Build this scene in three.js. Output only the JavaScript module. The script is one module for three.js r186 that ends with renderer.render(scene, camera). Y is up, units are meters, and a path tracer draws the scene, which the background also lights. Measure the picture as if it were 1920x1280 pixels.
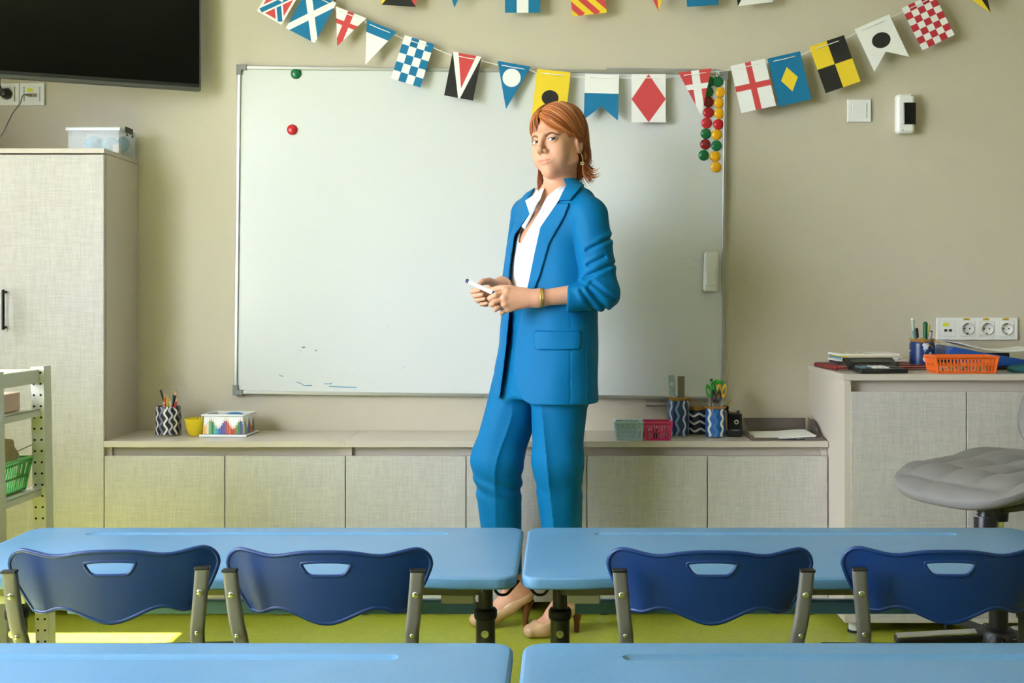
import * as THREE from 'three';
import { RoundedBoxGeometry } from 'three/addons/geometries/RoundedBoxGeometry.js';
import { mergeGeometries, mergeVertices, toCreasedNormals } from 'three/addons/utils/BufferGeometryUtils.js';
import { ImprovedNoise } from 'three/addons/math/ImprovedNoise.js';
import { Brush, Evaluator, SUBTRACTION } from 'three-bvh-csg';

// ---------------------------------------------------------------- camera, sky, sun, exposure
const scene = new THREE.Scene();
const EYE = 1.072, BACK = 4.264, FOCAL = 2200;           // eye height, distance from the board wall, focal length in pixels of 1920x1280
const camera = new THREE.PerspectiveCamera(2 * Math.atan(640 / FOCAL) * 180 / Math.PI, 1.5, 0.05, 100);
camera.position.set(0, EYE, BACK);
camera.lookAt(0, EYE, 0);
camera.setViewOffset(1920, 1280, -90, 82, 1920, 1280);   // shifted lens: the optical axis meets the picture right of and above its middle
camera.updateProjectionMatrix();
const renderer = new THREE.WebGLRenderer();
renderer.toneMapping = THREE.LinearToneMapping;
renderer.toneMappingExposure = 2.4;
renderer.shadowMap.enabled = true;

{ // hazy bright sky, the same all round, a little bluer overhead
  const w = 64, h = 32, data = new Float32Array(w * h * 4);
  for (let j = 0; j < h; j++) for (let i = 0; i < w; i++) {
    const up = Math.max(0, Math.sin((j + .5) / h * Math.PI - Math.PI / 2)), k = (j * w + i) * 4;
    data[k] = 8.4 - 2.2 * up; data[k + 1] = 9.0 - 1.6 * up; data[k + 2] = 10.2 - .6 * up; data[k + 3] = 1;
  }
  const t = new THREE.DataTexture(data, w, h, THREE.RGBAFormat, THREE.FloatType);
  t.mapping = THREE.EquirectangularReflectionMapping; t.colorSpace = THREE.LinearSRGBColorSpace; t.minFilter = t.magFilter = THREE.LinearFilter; t.needsUpdate = true;
  scene.background = t;
}
const sun = new THREE.DirectionalLight(new THREE.Color(1, .95, .86), 24);
sun.position.set(-10 * Math.cos(1.063), 10 * Math.sin(1.063), 1.2);
sun.target.position.set(0, 0, 1.2);
sun.castShadow = true; sun.shadow.mapSize.set(2048, 2048);
Object.assign(sun.shadow.camera, { left: -6, right: 6, top: 6, bottom: -6, near: .1, far: 30 });
scene.add(sun, sun.target);

// ---------------------------------------------------------------- helpers
let seed = 7;
const rnd = () => { seed = (seed * 1664525 + 1013904223) >>> 0; return seed / 4294967296; };
const rr = (a, b) => a + (b - a) * rnd();
const V = (x, y, z) => new THREE.Vector3(x, y, z);
const lerp = (a, b, t) => a + (b - a) * t, clamp = (x, a, b) => Math.min(b, Math.max(a, x));
const sstep = (a, b, x) => { const t = clamp((x - a) / (b - a), 0, 1); return t * t * (3 - 2 * t); };
const noise = new ImprovedNoise();
const atD = (px, py, d) => V((px - 1050) * d / FOCAL, EYE - (py - 558) * d / FOCAL, BACK - d);   // where a point of the photograph lies at distance d
const taken = {};
const numbered = (n) => { const k = taken[n] = (taken[n] ?? -1) + 1; return k ? n + '_' + String(k).padStart(3, '0') : n; };
function plain(g) {                                       // same attributes everywhere so that pieces of one part can be joined
  g = g.index ? g.toNonIndexed() : g.clone();
  if (!g.attributes.normal) g.computeVertexNormals();
  if (!g.attributes.uv) g.setAttribute('uv', new THREE.BufferAttribute(new Float32Array(g.attributes.position.count * 2), 2));
  for (const k of Object.keys(g.attributes)) if (!['position', 'normal', 'uv', 'color'].includes(k)) g.deleteAttribute(k);
  g.morphAttributes = {}; g.clearGroups();
  return g;
}
const join = (list) => list.length === 1 ? list[0] : mergeGeometries(list.map(plain));
function uvM(g) {                                         // texture coordinates in metres, by the axis each face looks along
  if (g.index) g = g.toNonIndexed();
  const p = g.attributes.position, n = g.attributes.normal, uv = new Float32Array(p.count * 2);
  for (let t = 0; t < p.count; t += 3) {
    let a = 0, b = 0, c = 0;
    for (let k = 0; k < 3; k++) { a += Math.abs(n.getX(t + k)); b += Math.abs(n.getY(t + k)); c += Math.abs(n.getZ(t + k)); }
    for (let k = t; k < t + 3; k++) {
      const x = p.getX(k), y = p.getY(k), z = p.getZ(k);
      if (c >= a && c >= b) { uv[k * 2] = x; uv[k * 2 + 1] = y; } else if (a >= b) { uv[k * 2] = z; uv[k * 2 + 1] = y; } else { uv[k * 2] = x; uv[k * 2 + 1] = z; }
    }
  }
  g.setAttribute('uv', new THREE.BufferAttribute(uv, 2));
  return g;
}
function mesh(name, g, m, parent) {
  const o = new THREE.Mesh(Array.isArray(g) ? join(g) : g, m);
  o.castShadow = o.receiveShadow = true;
  o.name = parent === scene ? numbered(name) : name;
  parent.add(o);
  return o;
}
function info(o, label, category, group) { o.userData = { label, category }; if (group) o.userData.group = group; return o; }
const single = (name, g, m, label, category, group) => info(mesh(name, g, m, scene), label, category, group);
function thing(name, label, category, [x, y, z] = [0, 0, 0], turn = 0, group) {
  const o = new THREE.Group(); o.name = numbered(name); o.position.set(x, y, z); o.rotation.y = turn; scene.add(o);
  return info(o, label, category, group);
}
function structure(name, g, m) { const o = new THREE.Mesh(Array.isArray(g) ? join(g) : g, m); o.castShadow = o.receiveShadow = true; o.name = name; o.userData = { kind: 'structure' }; scene.add(o); return o; }
function copy(root, label, group) { const r = root.clone(); r.name = numbered(root.name.replace(/_\d+$/, '')); r.userData = { ...root.userData }; if (label) r.userData.label = label; if (group) r.userData.group = group; scene.add(r); return r; }
const say = (o, label) => { o.userData.label = label; return o; };

const place = (g, x = 0, y = 0, z = 0, rx = 0, ry = 0, rz = 0) => { if (rx) g.rotateX(rx); if (rz) g.rotateZ(rz); if (ry) g.rotateY(ry); return g.translate(x, y, z); };
const box = (w, h, d, x = 0, y = 0, z = 0) => new THREE.BoxGeometry(w, h, d).translate(x, y, z);
const rbox = (w, h, d, r, x = 0, y = 0, z = 0, s = 2) => new RoundedBoxGeometry(w, h, d, s, Math.min(r, w / 2.01, h / 2.01, d / 2.01)).translate(x, y, z);
const span = (x0, x1, y0, y1, z0, z1, r = 0) => r ? rbox(x1 - x0, y1 - y0, z1 - z0, r, (x0 + x1) / 2, (y0 + y1) / 2, (z0 + z1) / 2) : box(x1 - x0, y1 - y0, z1 - z0, (x0 + x1) / 2, (y0 + y1) / 2, (z0 + z1) / 2);
const cyl = (r0, r1, h, x = 0, y = 0, z = 0, n = 24) => new THREE.CylinderGeometry(r0, r1, h, n).translate(x, y, z);
const lathe = (pts, n = 40) => new THREE.LatheGeometry(pts.map(([r, y]) => new THREE.Vector2(r, y)), n);
const curve = (pts) => new THREE.CatmullRomCurve3(pts.map((p) => p.isVector3 ? p : V(...p)));
const tube = (pts, r, n = 40, m = 8) => new THREE.TubeGeometry(curve(pts), n, r, m);
function bar(a, b, w, h = w, r = .0015) {                 // a straight bar from a to b
  const A = V(...a), B = V(...b), L = A.distanceTo(B), g = rbox(w, h, L, r);
  const q = new THREE.Quaternion().setFromUnitVectors(V(0, 0, 1), B.clone().sub(A).normalize());
  return g.applyQuaternion(q).translate((A.x + B.x) / 2, (A.y + B.y) / 2, (A.z + B.z) / 2);
}
function rod(a, b, r0, r1 = r0, n = 16) {
  const A = V(...a), B = V(...b), L = A.distanceTo(B), g = new THREE.CylinderGeometry(r1, r0, L, n);
  return g.applyQuaternion(new THREE.Quaternion().setFromUnitVectors(V(0, 1, 0), B.clone().sub(A).normalize())).translate((A.x + B.x) / 2, (A.y + B.y) / 2, (A.z + B.z) / 2);
}
function prism(points, depth, bevel = 0, holes = []) {    // an outline in x and y with a thickness along z
  const s = points.isShape ? points : new THREE.Shape(points.map(([x, y]) => new THREE.Vector2(x, y)));
  for (const h of holes) s.holes.push(h.isPath ? h : new THREE.Path(h.map(([x, y]) => new THREE.Vector2(x, y))));
  return new THREE.ExtrudeGeometry(s, { depth: depth - 2 * bevel, bevelEnabled: bevel > 0, bevelSize: bevel, bevelThickness: bevel, bevelOffset: -bevel, bevelSegments: 3, curveSegments: 24 }).translate(0, 0, bevel);
}
const csg = new Evaluator(); csg.attributes = ['position', 'normal', 'uv'];
const cut = (a, b) => csg.evaluate(new Brush(a), new Brush(b), SUBTRACTION).geometry;

function pixels(w, h, f, { srgb = true, metres = 1, mh } = {}) {   // a computed texture, metres wide
  const d = new Uint8ClampedArray(w * h * 4);
  for (let j = 0; j < h; j++) for (let i = 0; i < w; i++) { const c = f(i, j), k = (j * w + i) * 4; if (Array.isArray(c)) { d[k] = c[0]; d[k + 1] = c[1]; d[k + 2] = c[2]; } else d[k] = d[k + 1] = d[k + 2] = c; d[k + 3] = 255; }
  const t = new THREE.DataTexture(new Uint8Array(d.buffer), w, h); t.wrapS = t.wrapT = THREE.RepeatWrapping; t.magFilter = THREE.LinearFilter; t.minFilter = THREE.LinearMipmapLinearFilter; t.generateMipmaps = true;
  if (srgb) t.colorSpace = THREE.SRGBColorSpace;
  t.repeat.set(1 / metres, 1 / (mh ?? metres)); t.needsUpdate = true;
  return t;
}
function canvasTex(w, h, draw) {
  const c = document.createElement('canvas'); c.width = w; c.height = h; const x = c.getContext('2d'); draw(x, w, h);
  const t = new THREE.CanvasTexture(c); t.colorSpace = THREE.SRGBColorSpace; return t;
}
const made = new Map();
function M(color, roughness = .6, o = {}) {
  const key = JSON.stringify([color, roughness, Object.keys(o).map((k) => [k, o[k]?.uuid ?? o[k]])]);
  if (!made.has(key)) { const { physical, ...rest } = o; made.set(key, new (physical ? THREE.MeshPhysicalMaterial : THREE.MeshStandardMaterial)({ color, roughness, ...rest })); }
  return made.get(key);
}
const tile = (i, n) => ((i % n) + n) % n;
function tileNoise(n, cells, sd, rows = cells) {           // smooth noise that repeats
  const g = new Float32Array(cells * rows); let s = sd * 7919 + 13; for (let i = 0; i < g.length; i++) { s = (s * 1664525 + 1013904223) >>> 0; g[i] = s / 4294967296; }
  return (i, j) => { const x = i / n * cells, y = j / n * rows, x0 = Math.floor(x), y0 = Math.floor(y), fx = sstep(0, 1, x - x0), fy = sstep(0, 1, y - y0), q = (a, b) => g[tile(b, rows) * cells + tile(a, cells)];
    return lerp(lerp(q(x0, y0), q(x0 + 1, y0), fx), lerp(q(x0, y0 + 1), q(x0 + 1, y0 + 1), fx), fy); };
}

// ---------------------------------------------------------------- materials
const n8 = tileNoise(512, 8, 1), n32 = tileNoise(512, 32, 2), n96 = tileNoise(512, 96, 3), n256 = tileNoise(512, 256, 4);
const warpN = tileNoise(512, 256, 11, 14), weftN = tileNoise(512, 14, 12, 256), warpW = tileNoise(512, 60, 13, 5), weftW = tileNoise(512, 6, 14, 90);
const linenMap = pixels(512, 512, (i, j) => {             // woven look of the cabinet laminate
  return 255 * (1.0 - .07 * warpN(i, j) - .06 * weftN(i, j) - .035 * warpW(i, j) - .03 * weftW(i, j));
}, { metres: .36 });
const linen = M('#d3cdc4', .55, { map: linenMap });
const greige = M('#c9beb0', .5), worktop = M('#c9beb0', .28);   // one laminate colour, the worktops glossier
const wallPaint = M('#cbc2ad', .85, { bumpMap: pixels(512, 512, (i, j) => 128 + 60 * (n96(i, j) - .5) + 90 * (n256(i, j) - .5), { srgb: false, metres: .5 }), bumpScale: .0006 });
const lino = M('#ffffff', .38, { map: pixels(512, 512, (i, j) => {
  const k = n256(i, j) * .5 + n96(i + 7, j) * .35 + n32(i, j + 50) * .25 - .55, s = n96(i * 2, j + 3) > .83 ? -.25 : 0, e = k * .5 + s * .4;
  return [170 + 60 * e, 178 + 55 * e, 58 + 75 * e]; }, { metres: .5 }) });
const steel = M('#6f6c68', .38, { metalness: .75 }), chrome = M('#d8d8d6', .15, { metalness: 1 }), darkSteel = M('#4c4b47', .4, { metalness: .6 });
const alu = M('#b9b9b6', .34, { metalness: .85 });
const blackPlastic = M('#141414', .45), greyPlastic = M('#8b8c8a', .5), whitePlastic = M('#eeeeea', .35);
const glass = new THREE.MeshPhysicalMaterial({ color: '#ffffff', roughness: 0, transmission: 1, thickness: 0, ior: 1.45 });

// ---------------------------------------------------------------- the room
const WL = -2.36, WR = 4.4, ZR = 8.2, CEIL = 2.95, T = .25;
structure('floor', uvM(span(WL - T, WR + T, -.15, 0, -T, ZR + T)), lino);
structure('ceiling', span(WL - T, WR + T, CEIL, CEIL + .15, -T, ZR + T), M('#e9e6de', .9));
structure('wall_back', uvM(span(WL - T, WR + T, 0, CEIL, -T, 0)), wallPaint);
structure('wall_right', uvM(span(WR, WR + T, 0, CEIL, 0, ZR)), wallPaint);
structure('wall_rear', uvM(span(WL - T, WR + T, 0, CEIL, ZR, ZR + T)), wallPaint);
const openings = [[.466, .82], [1.7, 4.3]], SILL = .85, HEAD = 2.5;
{
  const w = [span(WL - T, WL, 0, SILL, 0, ZR), span(WL - T, WL, HEAD, CEIL, 0, ZR)];
  let z = 0;
  for (const [a, b] of [...openings, [ZR, ZR]]) { w.push(span(WL - T, WL, SILL, HEAD, z, a)); z = b; }
  structure('wall_left', w.map(uvM), wallPaint);
  openings.forEach(([a, b], i) => {
    const o = new THREE.Group(); o.name = 'window_' + (i + 1); o.userData = { kind: 'structure' }; scene.add(o);
    const x = WL - T + .05, f = .045, m = (a + b) / 2;
    mesh('window_frame', [span(x, x + .06, SILL, SILL + f, a, b), span(x, x + .06, HEAD - f, HEAD, a, b), span(x, x + .06, SILL + f, HEAD - f, a, a + f), span(x, x + .06, SILL + f, HEAD - f, b - f, b), span(x, x + .06, SILL + f, HEAD - f, m - .03, m + .03)], whitePlastic, o);
    for (const [p, q] of [[a + f, m - .03], [m + .03, b - f]]) mesh('window_pane', box(.004, HEAD - SILL - 2 * f, q - p, x + .03, (SILL + HEAD) / 2, (p + q) / 2), glass, o);
    mesh('window_sill', span(WL - T + .11, WL + .05, SILL, SILL + .025, a, b, .006), whitePlastic, o);
  });
}
{ const g = structure('ground', new THREE.BoxGeometry(120, .2, 120).translate(-30, -3.4, 2), M('#8d8f7c', .95)); g.userData.kind = 'structure'; }
// ---------------------------------------------------------------- cabinets along the board wall
const ZL = .321, PITCH = .4055, XT = -1.532;              // front of the low cabinets, width of a door, right side of the tall cabinet
const foot = (x, z, h) => [cyl(.02, .02, h - .006, x, h / 2 + .003, z, 20)];
const footRing = (x, z) => cyl(.023, .024, .008, x, .004, z, 20);
const doorGeo = new Map();
function doorAt(w, h, x, y, z, parent, m = linen) {       // x, y: lower left corner
  const key = w + '|' + h; if (!doorGeo.has(key)) doorGeo.set(key, uvM(rbox(w, h, .018, .0015, w / 2, h / 2, .009)));
  const o = mesh('door', doorGeo.get(key), m, parent); o.position.set(x, y, z); return o;
}
{
  const t = thing('tall_cabinet', 'tall cream cabinet with linen-look doors and a black bar handle under the television', 'cabinet', [XT - 2 * PITCH, 0, 0]);
  const w = 2 * PITCH, H = 1.574, b = .055;
  mesh('side_panel', uvM(span(0, .018, b, H - .018, .002, ZL - .02)), greige, t);
  mesh('side_panel', uvM(span(w - .018, w, b, H - .018, .002, ZL - .02)), greige, t);
  mesh('back_panel', span(.018, w - .018, b, H - .018, .002, .01), greige, t);
  mesh('bottom_panel', span(.018, w - .018, b, b + .018, .01, ZL - .02), greige, t);
  mesh('top_panel', uvM(span(0, w, H - .016, H, .002, ZL, .0012)), greige, t);
  for (const k of [0, 1]) {
    const d = doorAt(PITCH - .003, H - .021 - b, k * PITCH + .0015, b, ZL - .018, t);
    const hx = k ? .074 : PITCH - .066;
    mesh('handle', [rod([hx, .91, .038], [hx, 1.044, .038], .005), rod([hx, .918, .016], [hx, .918, .038], .0045), rod([hx, 1.036, .016], [hx, 1.036, .038], .0045)], M('#17171a', .4, { metalness: .4 }), d);
  }
  for (const x of [.05, w - .05]) for (const z of [.05, ZL - .06]) mesh('foot', [...foot(x, z, b), footRing(x, z)], whitePlastic, t);
}
const LOWTOP = .590;
function lowCabinet(i, label) {
  const w = 2 * PITCH, t = thing('low_cabinet', label, 'cabinet', [XT + i * w, 0, 0], 0, 'low cabinets under the whiteboard'), b = .05, H = LOWTOP;
  for (const x of [0, w - .018]) mesh('side_panel', uvM(span(x, x + .018, b, H - .02, .002, ZL - .02)), greige, t);
  mesh('back_panel', span(.018, w - .018, b, H - .02, .002, .01), greige, t);
  mesh('bottom_panel', span(.018, w - .018, b, b + .018, .01, ZL - .02), greige, t);
  mesh('rail', span(.018, w - .018, H - .07, H - .02, ZL - .05, ZL - .034), greige, t);
  mesh('worktop', span(0.0004, w - .0004, H - .02, H, .002, ZL + .004, .0012), worktop, t);
  for (const k of [0, 1]) doorAt(PITCH - .003, H - .05 - b, k * PITCH + .0015, b, ZL - .018, t);
  for (const x of [.06, w - .06]) for (const z of [.05, ZL - .05]) { const f = mesh('foot', foot(x, z, b), M('#dcdcd6', .4), t); mesh('foot_ring', footRing(x, z), blackPlastic, f); }
}
lowCabinet(0, 'low two-door cream cabinet carrying the yellow bowl and the pencil-print box');
lowCabinet(1, 'low two-door cream cabinet behind the standing woman, between two other low cabinets');
lowCabinet(2, 'low two-door cream cabinet carrying the decorated jars and the paper tray');
const ZRC = .542, XRC = .903, RTOP = .830;
{
  const t = thing('side_cabinet', 'waist-high greige cabinet carrying the calculator and the orange basket', 'cabinet', [XRC, 0, 0]);
  const pitch = .368, n = 4, w = .02 + n * pitch, b = .055, H = RTOP;
  mesh('side_panel', uvM(span(0, .02, b, H - .02, .002, ZRC - .001)), greige, t);
  mesh('side_panel', uvM(span(w - .02, w, b, H - .02, .002, ZRC - .02)), greige, t);
  mesh('back_panel', span(.02, w - .02, b, H - .02, .002, .01), greige, t);
  mesh('bottom_panel', span(0, w, b - .014, b, .01, ZRC, .001), greige, t);
  mesh('rail', span(.02, w - .02, H - .075, H - .02, ZRC - .045, ZRC - .03), greige, t);
  mesh('worktop', span(-.004, w, H - .02, H, .002, ZRC + .006, .0012), worktop, t);
  for (let k = 0; k < n; k++) doorAt(pitch - .003, H - .056 - b, .02 + k * pitch, b, ZRC - .018, t);
  for (const x of [.045, w / 2, w - .05]) for (const z of [.06, ZRC - .05]) { const f = mesh('foot', foot(x, z, b - .014), M('#dcdcd6', .4), t); mesh('foot_ring', footRing(x, z), blackPlastic, f); }
}

// ---------------------------------------------------------------- desks
const DESKH = .510, DW = 1.2, DD = .521;
const deskMap = pixels(512, 512, (i, j) => { const a = n96(i * 2, j), s = n256(i, j * 3) > .93 && n8(i, j) > .6 ? 14 : 0; return 238 + 10 * (n8(i, j) - .5) + 6 * (a - .5) + s; }, { metres: 1.1 });
const deskBlue = M('#6697bf', .36, { map: deskMap });
function deskTopGeometry() {
  const s = new THREE.Shape(), w = DW / 2, R = .045, f = DD, c = .030;   // shape in x and "towards the pupil"
  s.moveTo(-w + R, 0); s.lineTo(w - R, 0); s.quadraticCurveTo(w, 0, w, R);
  s.lineTo(w, f - R); s.quadraticCurveTo(w, f, w - R, f);
  const wave = (x0, x1) => { for (let k = 1; k <= 16; k++) { const t = k / 16; s.lineTo(lerp(x0, x1, t), f - c * Math.pow(Math.sin(Math.PI * t), 2) ** .8); } };
  s.lineTo(w - .1, f); wave(w - .1, .05); s.lineTo(-.05, f); wave(-.05, -w + .1);
  s.lineTo(-w + R, f); s.quadraticCurveTo(-w, f, -w, f - R); s.lineTo(-w, R); s.quadraticCurveTo(-w, 0, -w + R, 0);
  let g = new THREE.ExtrudeGeometry(s, { depth: .012, bevelEnabled: true, bevelSize: .009, bevelThickness: .007, bevelOffset: -.009, bevelSegments: 4, curveSegments: 10 });
  g.rotateX(Math.PI / 2).translate(0, -.007, 0);          // top at y = 0, pupil's side towards +z
  const r = .026, groove = new THREE.CapsuleGeometry(r, .83, 10, 28); groove.rotateZ(Math.PI / 2).translate(-.01, r - .0065, .082);
  return uvM(toCreasedNormals(cut(plain(g), plain(groove)), .3));
}
const deskTop = deskTopGeometry();
function desk(x, d, label) {                              // x: middle, d: distance of the far edge from the camera
  const t = thing('school_desk', label, 'desk', [x, 0, BACK - d], 0, 'two-seat blue school desks'), H = DESKH, zc = .26, e = DW / 2 - .078;
  mesh('desktop', deskTop, deskBlue, t).position.set(0, H, 0);
  mesh('apron', [span(-e, e, H - .062, H - .027, zc - .16, zc - .157), span(-e, e, H - .062, H - .027, zc + .15, zc + .153), span(-e, -e + .003, H - .062, H - .027, zc - .16, zc + .153), span(e - .003, e, H - .062, H - .027, zc - .16, zc + .153), span(-e, e, H - .03, H - .027, zc - .16, zc + .153)], steel, t);
  for (const s of [-1, 1]) {
    const p = mesh('leg', [cyl(.0165, .0165, .2, s * e, H - .127, zc, 28)], darkSteel, t);
    mesh('collar', lathe([[.017, -.014], [.0245, -.014], [.026, -.008], [.026, .004], [.022, .009], [.017, .009]], 28).translate(s * e, .372, zc), blackPlastic, p);
    mesh('lower_tube', cyl(.0215, .0215, .345, s * e, .1975, zc, 28), darkSteel, p);
    mesh('screw', [place(cyl(.0085, .0085, .005, 0, 0, 0, 20), s * e, .329, zc + .0225, Math.PI / 2), place(cyl(.004, .004, .008, 0, 0, 0, 6), s * e, .329, zc + .0235, Math.PI / 2)], chrome, p);
    mesh('foot', [span(s * e - .022, s * e + .022, .008, .035, zc - .24, zc + .24, .008), cyl(.018, .018, .01, s * e, .005, zc - .21), cyl(.018, .018, .01, s * e, .005, zc + .21)], darkSteel, t);
    mesh('bag_hook', tube([[s * (e + .022), H - .03, zc + .1], [s * (e + .023), H - .055, zc + .1], [s * (e + .034), H - .073, zc + .1], [s * (e + .05), H - .074, zc + .1], [s * (e + .064), H - .06, zc + .1], [s * (e + .078), H - .044, zc + .1]], .0032, 30, 8), M('#1a1a1a', .35), t);
    mesh('bracket', [span(s * e - s * .05 - .035, s * e - s * .05 + .035, H - .083, H - .063, zc + .05, zc + .145, .004)], M('#b9b4a0', .5), t);
  }
  mesh('lower_bar', span(-e + .035, e - .035, .318, .352, zc - .2, zc - .178, .005), deskBlue, t);
  for (const s of [-1, 1]) mesh('bar_hanger', span(s * (e - .05) - .012, s * (e - .05) + .012, .345, H - .06, zc - .176, zc - .172), steel, t);
}
desk(-.688, 2.876, 'light blue school desk beside the metal shelf, next to the woman');
desk(.522, 2.876, 'light blue school desk in front of the grey swivel chair');
desk(-.675, 1.917, 'light blue school desk behind the two chairs beside the metal shelf');
desk(.540, 1.917, 'light blue school desk behind the two chairs near the swivel chair');

// ---------------------------------------------------------------- pupils' chairs
const chairBlue = M('#062f68', .4), chairTube = M('#716e69', .42, { metalness: .2 });
function backrestGeometry() {
  const W = .1965, top = (x) => { const a = Math.abs(x), dip = -.0105 * Math.exp(-(((a - .105) / .045) ** 2)); const r = .034, e = a - (W - r); return dip + (e > 0 ? Math.sqrt(Math.max(0, r * r - e * e)) - r : 0); };
  const bot = (x) => { const a = Math.abs(x); return -.140 + .028 * sstep(.0, .098, a) - .012 * sstep(.1, .155, a) ; };
  const side = (x, v) => x * (1 - .22 * Math.pow(1 - v, 1.3) * Math.pow(Math.abs(x) / W, 2));
  const N = 72, R = 18, bend = (x) => -.9 * x * x, th = .0045;   // curls towards the desk
  const at = (i, j, z) => { const x = W * Math.sin((i / N - .5) * Math.PI), v = j / R, y = lerp(bot(x), top(x), v); return V(side(x, v), y, bend(x) + z + .012 * (1 - v) * 0); };
  const P = [], I = [], id = (s, i, j) => s * (N + 1) * (R + 1) + j * (N + 1) + i;
  for (const s of [0, 1]) for (let j = 0; j <= R; j++) for (let i = 0; i <= N; i++) { const p = at(i, j, s ? th : 0); P.push(p.x, p.y, p.z); }
  for (let j = 0; j < R; j++) for (let i = 0; i < N; i++) {
    let a = id(1, i, j), b = id(1, i + 1, j), c = id(1, i + 1, j + 1), d = id(1, i, j + 1); I.push(a, b, c, a, c, d);
    a = id(0, i, j); b = id(0, i + 1, j); c = id(0, i + 1, j + 1); d = id(0, i, j + 1); I.push(a, c, b, a, d, c);
  }
  const loop = []; for (let i = 0; i <= N; i++) loop.push([i, 0]); for (let j = 1; j <= R; j++) loop.push([N, j]); for (let i = N - 1; i >= 0; i--) loop.push([i, R]); for (let j = R - 1; j > 0; j--) loop.push([0, j]);
  for (let k = 0; k < loop.length; k++) { const [i, j] = loop[k], [m, n] = loop[(k + 1) % loop.length]; I.push(id(0, i, j), id(0, m, n), id(1, m, n), id(0, i, j), id(1, m, n), id(1, i, j)); }
  let g = new THREE.BufferGeometry(); g.setAttribute('position', new THREE.Float32BufferAttribute(P, 3)); g.setIndex(I); g.computeVertexNormals();
  const hs = new THREE.Shape(); hs.moveTo(-.047, -.022); hs.quadraticCurveTo(-.049, -.026, -.042, -.036); hs.quadraticCurveTo(-.036, -.046, -.026, -.047); hs.lineTo(.026, -.047); hs.quadraticCurveTo(.036, -.046, .042, -.036); hs.quadraticCurveTo(.049, -.026, .047, -.022); hs.quadraticCurveTo(.03, -.0185, 0, -.0185); hs.quadraticCurveTo(-.03, -.0185, -.047, -.022);
  g = cut(plain(g), plain(new THREE.ExtrudeGeometry(hs, { depth: .1, bevelEnabled: false, curveSegments: 10 }).translate(0, 0, -.05)));
  const rim = loop.map(([i, j]) => at(i, j, th * .55));
  const hole = hs.getPoints(12).map((p) => V(p.x, p.y, bend(p.x) + th * .6));
  const ring = (pts, r, n) => new THREE.TubeGeometry(new THREE.CatmullRomCurve3(pts, true), n, r, 8, true);
  return join([toCreasedNormals(g, .6), ring(rim.filter((_, k) => k % 2 === 0), .0042, 220), ring(hole.slice(0, -1), .0036, 90)]);
}
const backGeo = backrestGeometry();
function chairTubes(s) {                                  // one side: post, sweep down to the floor and forward
  const flat = (pts, n) => { const c = curve(pts), f = c.computeFrenetFrames(n), sh = 14, P = [], I = []; // oval tube, wide across x
    for (let i = 0; i <= n; i++) { const p = c.getPointAt(i / n), t = c.getTangentAt(i / n), X = V(1, 0, 0).sub(t.clone().multiplyScalar(t.x)).normalize(), Z = t.clone().cross(X); for (let k = 0; k < sh; k++) { const a = k / sh * 2 * Math.PI, cx = Math.sign(Math.cos(a)) * Math.abs(Math.cos(a)) ** .5 * .0136, cz = Math.sign(Math.sin(a)) * Math.abs(Math.sin(a)) ** .6 * .0085; P.push(p.x + X.x * cx + Z.x * cz, p.y + X.y * cx + Z.y * cz, p.z + X.z * cx + Z.z * cz); } }
    for (let i = 0; i < n; i++) for (let k = 0; k < sh; k++) { const a = i * sh + k, b = i * sh + (k + 1) % sh; I.push(a, b, b + sh, a, b + sh, a + sh); }
    const g = new THREE.BufferGeometry(); g.setAttribute('position', new THREE.Float32BufferAttribute(P, 3)); g.setIndex(I); g.computeVertexNormals(); return g; };
  return flat([[s * .177, .556, .008], [s * .173, .51, .004], [s * .168, .462, -.001], [s * .165, .44, -.006], [s * .163, .42, -.015], [s * .163, .36, -.035], [s * .164, .2, -.05], [s * .166, .04, -.03], [s * .166, .014, -.05], [s * .166, .011, -.12], [s * .166, .011, -.36]], 60);
}
const chairSide = [chairTubes(-1), chairTubes(1)];
const seatGeo = (() => { const g = rbox(.36, .02, .34, .0099, 0, 0, 0, 4), p = g.attributes.position;
  for (let i = 0; i < p.count; i++) { const x = p.getX(i), z = p.getZ(i), k = 1 - .12 * sstep(-.05, .17, z); p.setX(i, x * k); p.setY(i, p.getY(i) - .012 * sstep(.08, .17, -z) + .004 * Math.cos(x * 18)); } g.computeVertexNormals(); return g; })();
const chair0 = (() => {
  const t = thing('school_chair', '', 'chair', [0, 0, 0], 0, 'blue-backed school chairs');
  const b = mesh('backrest', backGeo, chairBlue, t); b.position.set(0, .588, -.012); b.rotation.x = .1;
  [-1, 1].forEach((s, k) => {
    const p = mesh('leg', chairSide[k], chairTube, t);
    mesh('end_cap', place(rbox(.029, .006, .019, .0028), s * .1772, .5575, .0085, 0, 0, 0), blackPlastic, p);
    mesh('bolt', [place(new THREE.SphereGeometry(.0062, 16, 10).scale(1, 1, .5), s * .1735, .512, .0135), place(cyl(.0068, .0068, .002, 0, 0, 0, 6), s * .1735, .512, .0125, Math.PI / 2)], chrome, p);
    mesh('bolt', place(new THREE.SphereGeometry(.0045, 14, 8).scale(1, 1, .5), s * .166, .432, .003), chrome, p);
    mesh('seat_rail', bar([s * .163, .294, -.05], [s * .163, .294, -.36], .022, .014, .004), chairTube, t);
    mesh('front_leg', bar([s * .165, .012, -.35], [s * .163, .294, -.33], .022, .016, .004), chairTube, t);
  });
  const seat = mesh('seat', seatGeo, M('#1b2028', .5), t); seat.position.set(0, .312, -.215);
  return t;
})();
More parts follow.
